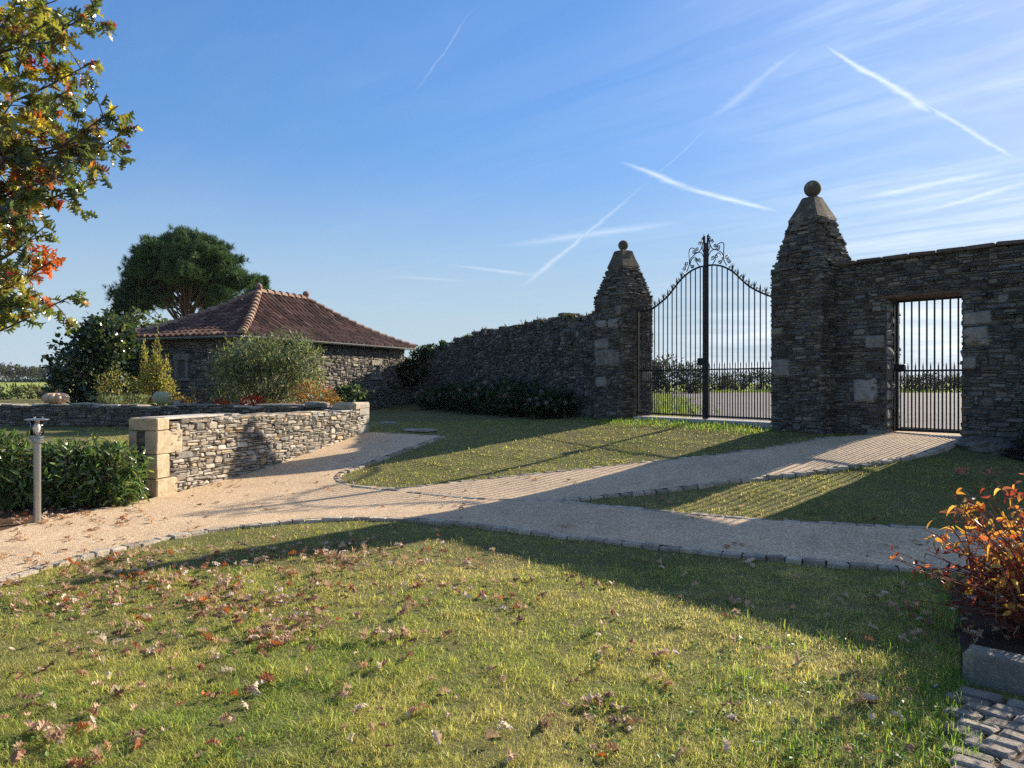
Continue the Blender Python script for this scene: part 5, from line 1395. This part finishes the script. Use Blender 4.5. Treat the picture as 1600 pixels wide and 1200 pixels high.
scatter(60, lambda: U_(1390, 1600), lambda: U_(900, 1010)); scatter(16, lambda: U_(255, 560), lambda: U_(690, 775)); scatter(18, lambda: U_(0, 560), lambda: U_(806, 905))
pos = []
for px, py in spots:
    if py < 690 or py > 1230: continue
    q = gp(px, py)
    if np.dot(q - LWA, LWN) < .05 and q[1] > 10.1 and q[0] < -2.5: continue
    pos.append(q)
pos = np.array(pos); pos = pos[np.argsort(pos[:, 1])]
onpath = inside(path_poly, pos)
DRY = [((.58, .40, .26), 'tan'), ((.34, .18, .10), 'brown'), ((.38, .14, .065), 'rust'), ((.68, .54, .41), 'pale'), ((.15, .075, .045), 'dark'), ((.55, .17, .04), 'orange')]  # pale tone also stands for sun glints, painted into the leaf colour
FALL = [(.010, 0), (.012, .13), (.07, .21), (.19, .18), (.13, .31), (.31, .34), (.23, .45), (.13, .50), (.31, .56), (.21, .67), (.11, .72), (.17, .83), (.06, .90), (.004, 1)]
OAK_CROWN = OAKH
variants = []
for j in range(24):
    OAKH = FALL; tv, tf = oak_t(random.choice((.45, -.35, .7, .2, -.5)), random.choice((.12, -.08, .16, .05)), random.uniform(-.35, .35)); m = MB(); c, nm = DRY[(0, 1, 2, 3, 4, 5, 0, 1, 1, 2, 0, 3)[j % 12]]
    nv_ = len(tv); fo = random.uniform(-.1, .75); tv[:, 2] += fo * np.abs(tv[:, 0]) + .10 * np.sin(tv[:, 1] * 9 + j) * np.abs(tv[:, 0]) * 2 + .07 * np.sin(tv[:, 0] * 13 + j * 2) * (tv[:, 1] > .1); tv += rng.normal(size=tv.shape) * np.array([.018, .012, .018]); tv[:, 0] *= random.uniform(.6, 1.)
    tv = tv - np.array([0, .5, 0]); tv = np.c_[tv[:, 0], tv[:, 1], tv[:, 2] - tv[:, 2].min()]
    m.add(tv, tf, c); variants.append((m.mesh('fallen_leaf', M['dryleaf']), nm, tv, tf, c))
wts = [13, 13, 4, 10, 7, 2, 12, 12, 10, 4, 12, 9] * 2
rest = MB(); NI = 0
LAB = {'tan': 'curled tan fallen oak leaf', 'brown': 'curled brown fallen oak leaf', 'rust': 'rust red fallen oak leaf', 'pale': 'pale dry fallen oak leaf with painted-in glint', 'dark': 'dark brown fallen oak leaf', 'orange': 'bright orange fallen oak leaf'}
for i, q in enumerate(pos):
    v = random.choices(variants, wts)[0]; zz = float(g(*q)) + .016 if onpath[i] else float(gl(*q)) + random.uniform(.008, .034); s = random.uniform(.045, .10); rot = (random.gauss(0, .34), random.gauss(0, .34), random.uniform(0, 2 * PI))
    if onpath[i]: rot = (rot[0] * .3, rot[1] * .3, rot[2])
    if NI < 300:
        o = bpy.data.objects.new('fallen_leaf', v[0]); COL.objects.link(o); o.location = (q[0], q[1], zz); o.rotation_euler = rot; o.scale = (s, s, s); NI += 1
        where = 'lying on the gravel path' if onpath[i] else 'lying on the lawn'
        tag(o, LAB[v[1]] + ' ' + where, 'leaf', '%s oak leaves fallen on the %s' % (v[1], 'path' if onpath[i] else 'lawn'))
    else:
        from mathutils import Euler
        R = np.array(Euler(rot).to_matrix()); rest.add((v[2] * s) @ R.T + np.array([q[0], q[1], zz]), v[3], v[4])
tag(rest.build('leaf_litter', M['dryleaf']), kind='stuff')

# ================================================================== LIGHT, SKY, CAMERA
SUN_AZ, SUN_EL = math.radians(50), math.radians(24.0)      # clockwise from the viewing direction
SD = Vector((math.sin(SUN_AZ) * math.cos(SUN_EL), math.cos(SUN_AZ) * math.cos(SUN_EL), math.sin(SUN_EL)))
L = bpy.data.lights.new('sun', 'SUN'); L.energy = 5.0; L.angle = math.radians(.5); L.color = (1.0, .87, .70)
lo = bpy.data.objects.new('sun', L); COL.objects.link(lo); lo.location = (20, 20, 20); lo.rotation_euler = (-SD).to_track_quat('-Z', 'Y').to_euler()

W = bpy.data.worlds.new('World'); SC.world = W; W.use_nodes = True; nt = W.node_tree; nt.nodes.clear(); N = nodes(nt)
sky = N('ShaderNodeTexSky', sky_type='NISHITA', sun_disc=False, sun_elevation=SUN_EL, sun_rotation=SUN_AZ, altitude=50, air_density=1.0, dust_density=.15, ozone_density=2.5)
dirv = N('ShaderNodeTexCoord').outputs['Generated']; sp = N('ShaderNodeSeparateXYZ', i_0=dirv)
dz = mathn(N, 'MAXIMUM', sp.outputs[2], .004); ux = mathn(N, 'DIVIDE', sp.outputs[0], dz); uy = mathn(N, 'DIVIDE', sp.outputs[1], dz)
pl = N('ShaderNodeCombineXYZ', i_0=ux, i_1=uy).outputs[0]     # point of a high cloud layer
wob = N('ShaderNodeTexNoise', i_Vector=pl, i_Scale=2.2, i_Detail=3.).outputs[1]
wv = N('ShaderNodeVectorMath', operation='MULTIPLY_ADD', i_0=wob, i_1=(.07, .07, 0), i_2=pl).outputs[0]
wv = N('ShaderNodeVectorMath', operation='SUBTRACT', i_0=wv, i_1=(.035, .035, 0)).outputs[0]
puff = noise(N, wv, 14., 7, .72); puff2 = noise(N, wv, 3., 5, .65)
dens = None
def addd(d):
    global dens
    dens = d if dens is None else mathn(N, 'MAXIMUM', dens, d)
def trail(p0, p1, w0, w1, amp, fade=.15, br=.5):
    a = np.array([(p0[0] - 800) / (HZ - p0[1]), F / (HZ - p0[1]), 0]); b = np.array([(p1[0] - 800) / (HZ - p1[1]), F / (HZ - p1[1]), 0]); ba = b - a
    pa = N('ShaderNodeVectorMath', operation='SUBTRACT', i_0=wv, i_1=tuple(a)).outputs[0]
    dt = N('ShaderNodeVectorMath', operation='DOT_PRODUCT', i_0=pa, i_1=tuple(ba / (ba @ ba))).outputs['Value']
    h = mathn(N, 'ADD', dt, 0., clamp=True)
    sc = N('ShaderNodeVectorMath', operation='SCALE', i_0=tuple(ba)); nt.links.new(h, sc.inputs[3])
    df = N('ShaderNodeVectorMath', operation='SUBTRACT', i_0=pa, i_1=sc.outputs[0]).outputs[0]
    ln = N('ShaderNodeVectorMath', operation='LENGTH', i_0=df).outputs['Value']
    wd = mathn(N, 'MULTIPLY_ADD', h, w1 - w0, w0)
    wd = mathn(N, 'MULTIPLY', wd, mathn(N, 'MULTIPLY_ADD', puff, 2.6, -.35))
    q = mathn(N, 'SUBTRACT', 1., mathn(N, 'DIVIDE', ln, wd), clamp=True)
    q = mathn(N, 'POWER', q, 1.7)
    e = mathn(N, 'MULTIPLY', mathn(N, 'MULTIPLY', h, 1 / fade, clamp=True), mathn(N, 'MULTIPLY', mathn(N, 'SUBTRACT', 1., h), 1 / fade, clamp=True))
    q = mathn(N, 'MULTIPLY', mathn(N, 'MULTIPLY', q, e), mathn(N, 'MULTIPLY_ADD', puff2, br * 2, 1 - br))
    addd(mathn(N, 'MULTIPLY', q, amp))
trail((1272, 64), (1470, 182), .013, .075, .62, .18)
trail((1400, 132), (1610, 262), .045, .034, .5, .28)
trail((962, 250), (1090, 300), .035, .075, .55, .3)
trail((1040, 284), (1225, 334), .07, .09, .6, .3)
trail((1300, 38), (1090, 200), .05, .10, .26, .3)
trail((1150, 160), (1005, 288), .006, .012, .22, .3)
trail((1030, 270), (815, 450), .018, .09, .40, .3)
trail((765, -20), (640, 155), .005, .010, .16, .3)
trail((690, 412), (850, 432), .10, .18, .35, .35)
trail((1290, 322), (1640, 250), .20, .24, .55, .35)
trail((1400, 345), (1700, 255), .14, .2, .5, .35)
trail((770, 388), (1110, 340), .2, .25, .36, .4)
trail((590, 430), (740, 440), .2, .2, .25, .4)
# cirrus combed along one direction, thicker towards the sun
mp = N('ShaderNodeMapping', vector_type='TEXTURE', i_Vector=wv); mp.inputs['Rotation'].default_value = (0, 0, math.radians(-48)); mp.inputs['Scale'].default_value = (3.2, .55, 1)
cir = noise(N, mp.outputs[0], 1.3, 7, .68, .6)
cm = noise(N, wv, .55, 4, .6)
toward = mathn(N, 'DIVIDE', ux, mathn(N, 'MAXIMUM', uy, .2))
side = N('ShaderNodeMapRange', interpolation_type='SMOOTHSTEP', i_Value=toward, i_1=.05, i_2=.75).outputs[0]
cd = mathn(N, 'MULTIPLY', ramp(N, cir, [(.40, 0.), (.72, 1.)]), ramp(N, cm, [(.36, 0.1), (.64, 1.)]))
cd = mathn(N, 'MULTIPLY', cd, mathn(N, 'MULTIPLY_ADD', side, .52, .08))
addd(mathn(N, 'ADD', cd, mathn(N, 'MULTIPLY', mathn(N, 'MULTIPLY', side, .24), mathn(N, 'MULTIPLY_ADD', puff2, .9, .3))))
# low banks of cloud over the horizon beyond the gates
az = mathn(N, 'ARCTAN2', sp.outputs[0], sp.outputs[1])
lv = N('ShaderNodeCombineXYZ', i_0=mathn(N, 'MULTIPLY', az, 2.2), i_1=mathn(N, 'MULTIPLY', sp.outputs[2], 26.)).outputs[0]
bank = noise(N, lv, 1.5, 5, .6)
bd = mathn(N, 'MULTIPLY', ramp(N, bank, [(.36, 0.), (.60, 1.)]), N('ShaderNodeMapRange', interpolation_type='SMOOTHSTEP', i_Value=sp.outputs[2], i_1=.15, i_2=.05).outputs[0])
bd = mathn(N, 'MULTIPLY', bd, N('ShaderNodeMapRange', interpolation_type='SMOOTHSTEP', i_Value=az, i_1=.02, i_2=.35).outputs[0])
addd(mathn(N, 'MULTIPLY', bd, .85))
up = N('ShaderNodeMapRange', interpolation_type='SMOOTHSTEP', i_Value=sp.outputs[2], i_1=.0, i_2=.02).outputs[0]
dens = mathn(N, 'MULTIPLY', dens, up, clamp=True)
glow = N('ShaderNodeVectorMath', operation='DOT_PRODUCT', i_0=dirv, i_1=tuple(SD)).outputs['Value']
gl = N('ShaderNodeMapRange', i_Value=glow, i_1=.2, i_2=1., i_3=.8, i_4=1.6).outputs[0]
cc_ = N('ShaderNodeMix', data_type='RGBA', blend_type='MULTIPLY', i_0=1.); cc_.inputs[6].default_value = CLOUD = (4.0, 4.3, 4.7, 1)
nt.links.new(gl, cc_.inputs[7])
hs_ = N('ShaderNodeHueSaturation', i_Saturation=1.2, i_Color=sky.outputs[0])
lum = N('ShaderNodeRGBToBW', i_0=hs_.outputs[0]).outputs[0]
cmp_ = mathn(N, 'DIVIDE', 4.9, mathn(N, 'ADD', lum, 3.5))
skc = N('ShaderNodeVectorMath', operation='SCALE', i_0=hs_.outputs[0]); nt.links.new(cmp_, skc.inputs[3]); skc = mixc(N, 1, skc.outputs[0], (.98, .96, 1.06), 'MULTIPLY')
hz_ = N('ShaderNodeMapRange', interpolation_type='SMOOTHSTEP', i_Value=sp.outputs[2], i_1=.30, i_2=.0, i_3=0., i_4=.85).outputs[0]
skc = mixc(N, hz_, skc, (2.75, 3.55, 4.3))
fin = mixc(N, dens, skc, cc_.outputs[2])
bg = N('ShaderNodeBackground', i_Color=fin, i_Strength=.092); nt.links.new(bg.outputs[0], N('ShaderNodeOutputWorld').inputs[0])

HAZE_D = .00013
# the air over the fields
hm = bpy.data.materials.new('air'); hm.use_nodes = True; hnt = hm.node_tree; hnt.nodes.clear(); hN = nodes(hnt)
hv = hN('ShaderNodeVolumePrincipled', i_Density=HAZE_D, i_Color=(.80, .90, 1., 1)); hnt.links.new(hv.outputs[0], hN('ShaderNodeOutputMaterial').inputs['Volume'])
m = MB(); hexa(m, np.array([(-905, -65, -2.6), (905, -65, -2.6), (905, 1505, -2.6), (-905, 1505, -2.6), (-905, -65, 10.), (905, -65, 10.), (905, 1505, 10.), (-905, 1505, 10.)])); tag(m.build('haze', hm), kind='stuff')
cam = bpy.data.cameras.new('camera'); co = bpy.data.objects.new('camera', cam); COL.objects.link(co); co.location = (0, 0, 0); co.rotation_euler = (math.radians(90), 0, 0)
cam.sensor_width = 36; cam.lens = 36 * F / 1600; cam.shift_y = (HZ - 600) / 1600; cam.clip_start = .05; cam.clip_end = 5000
SC.camera = co
SC.view_settings.view_transform = 'Standard'; SC.view_settings.look = 'None'; SC.view_settings.gamma = 1; SC.view_settings.exposure = 1.05
SC.cycles.max_bounces = 6; SC.cycles.diffuse_bounces = 3; SC.cycles.transparent_max_bounces = 8; SC.cycles.use_denoising = False
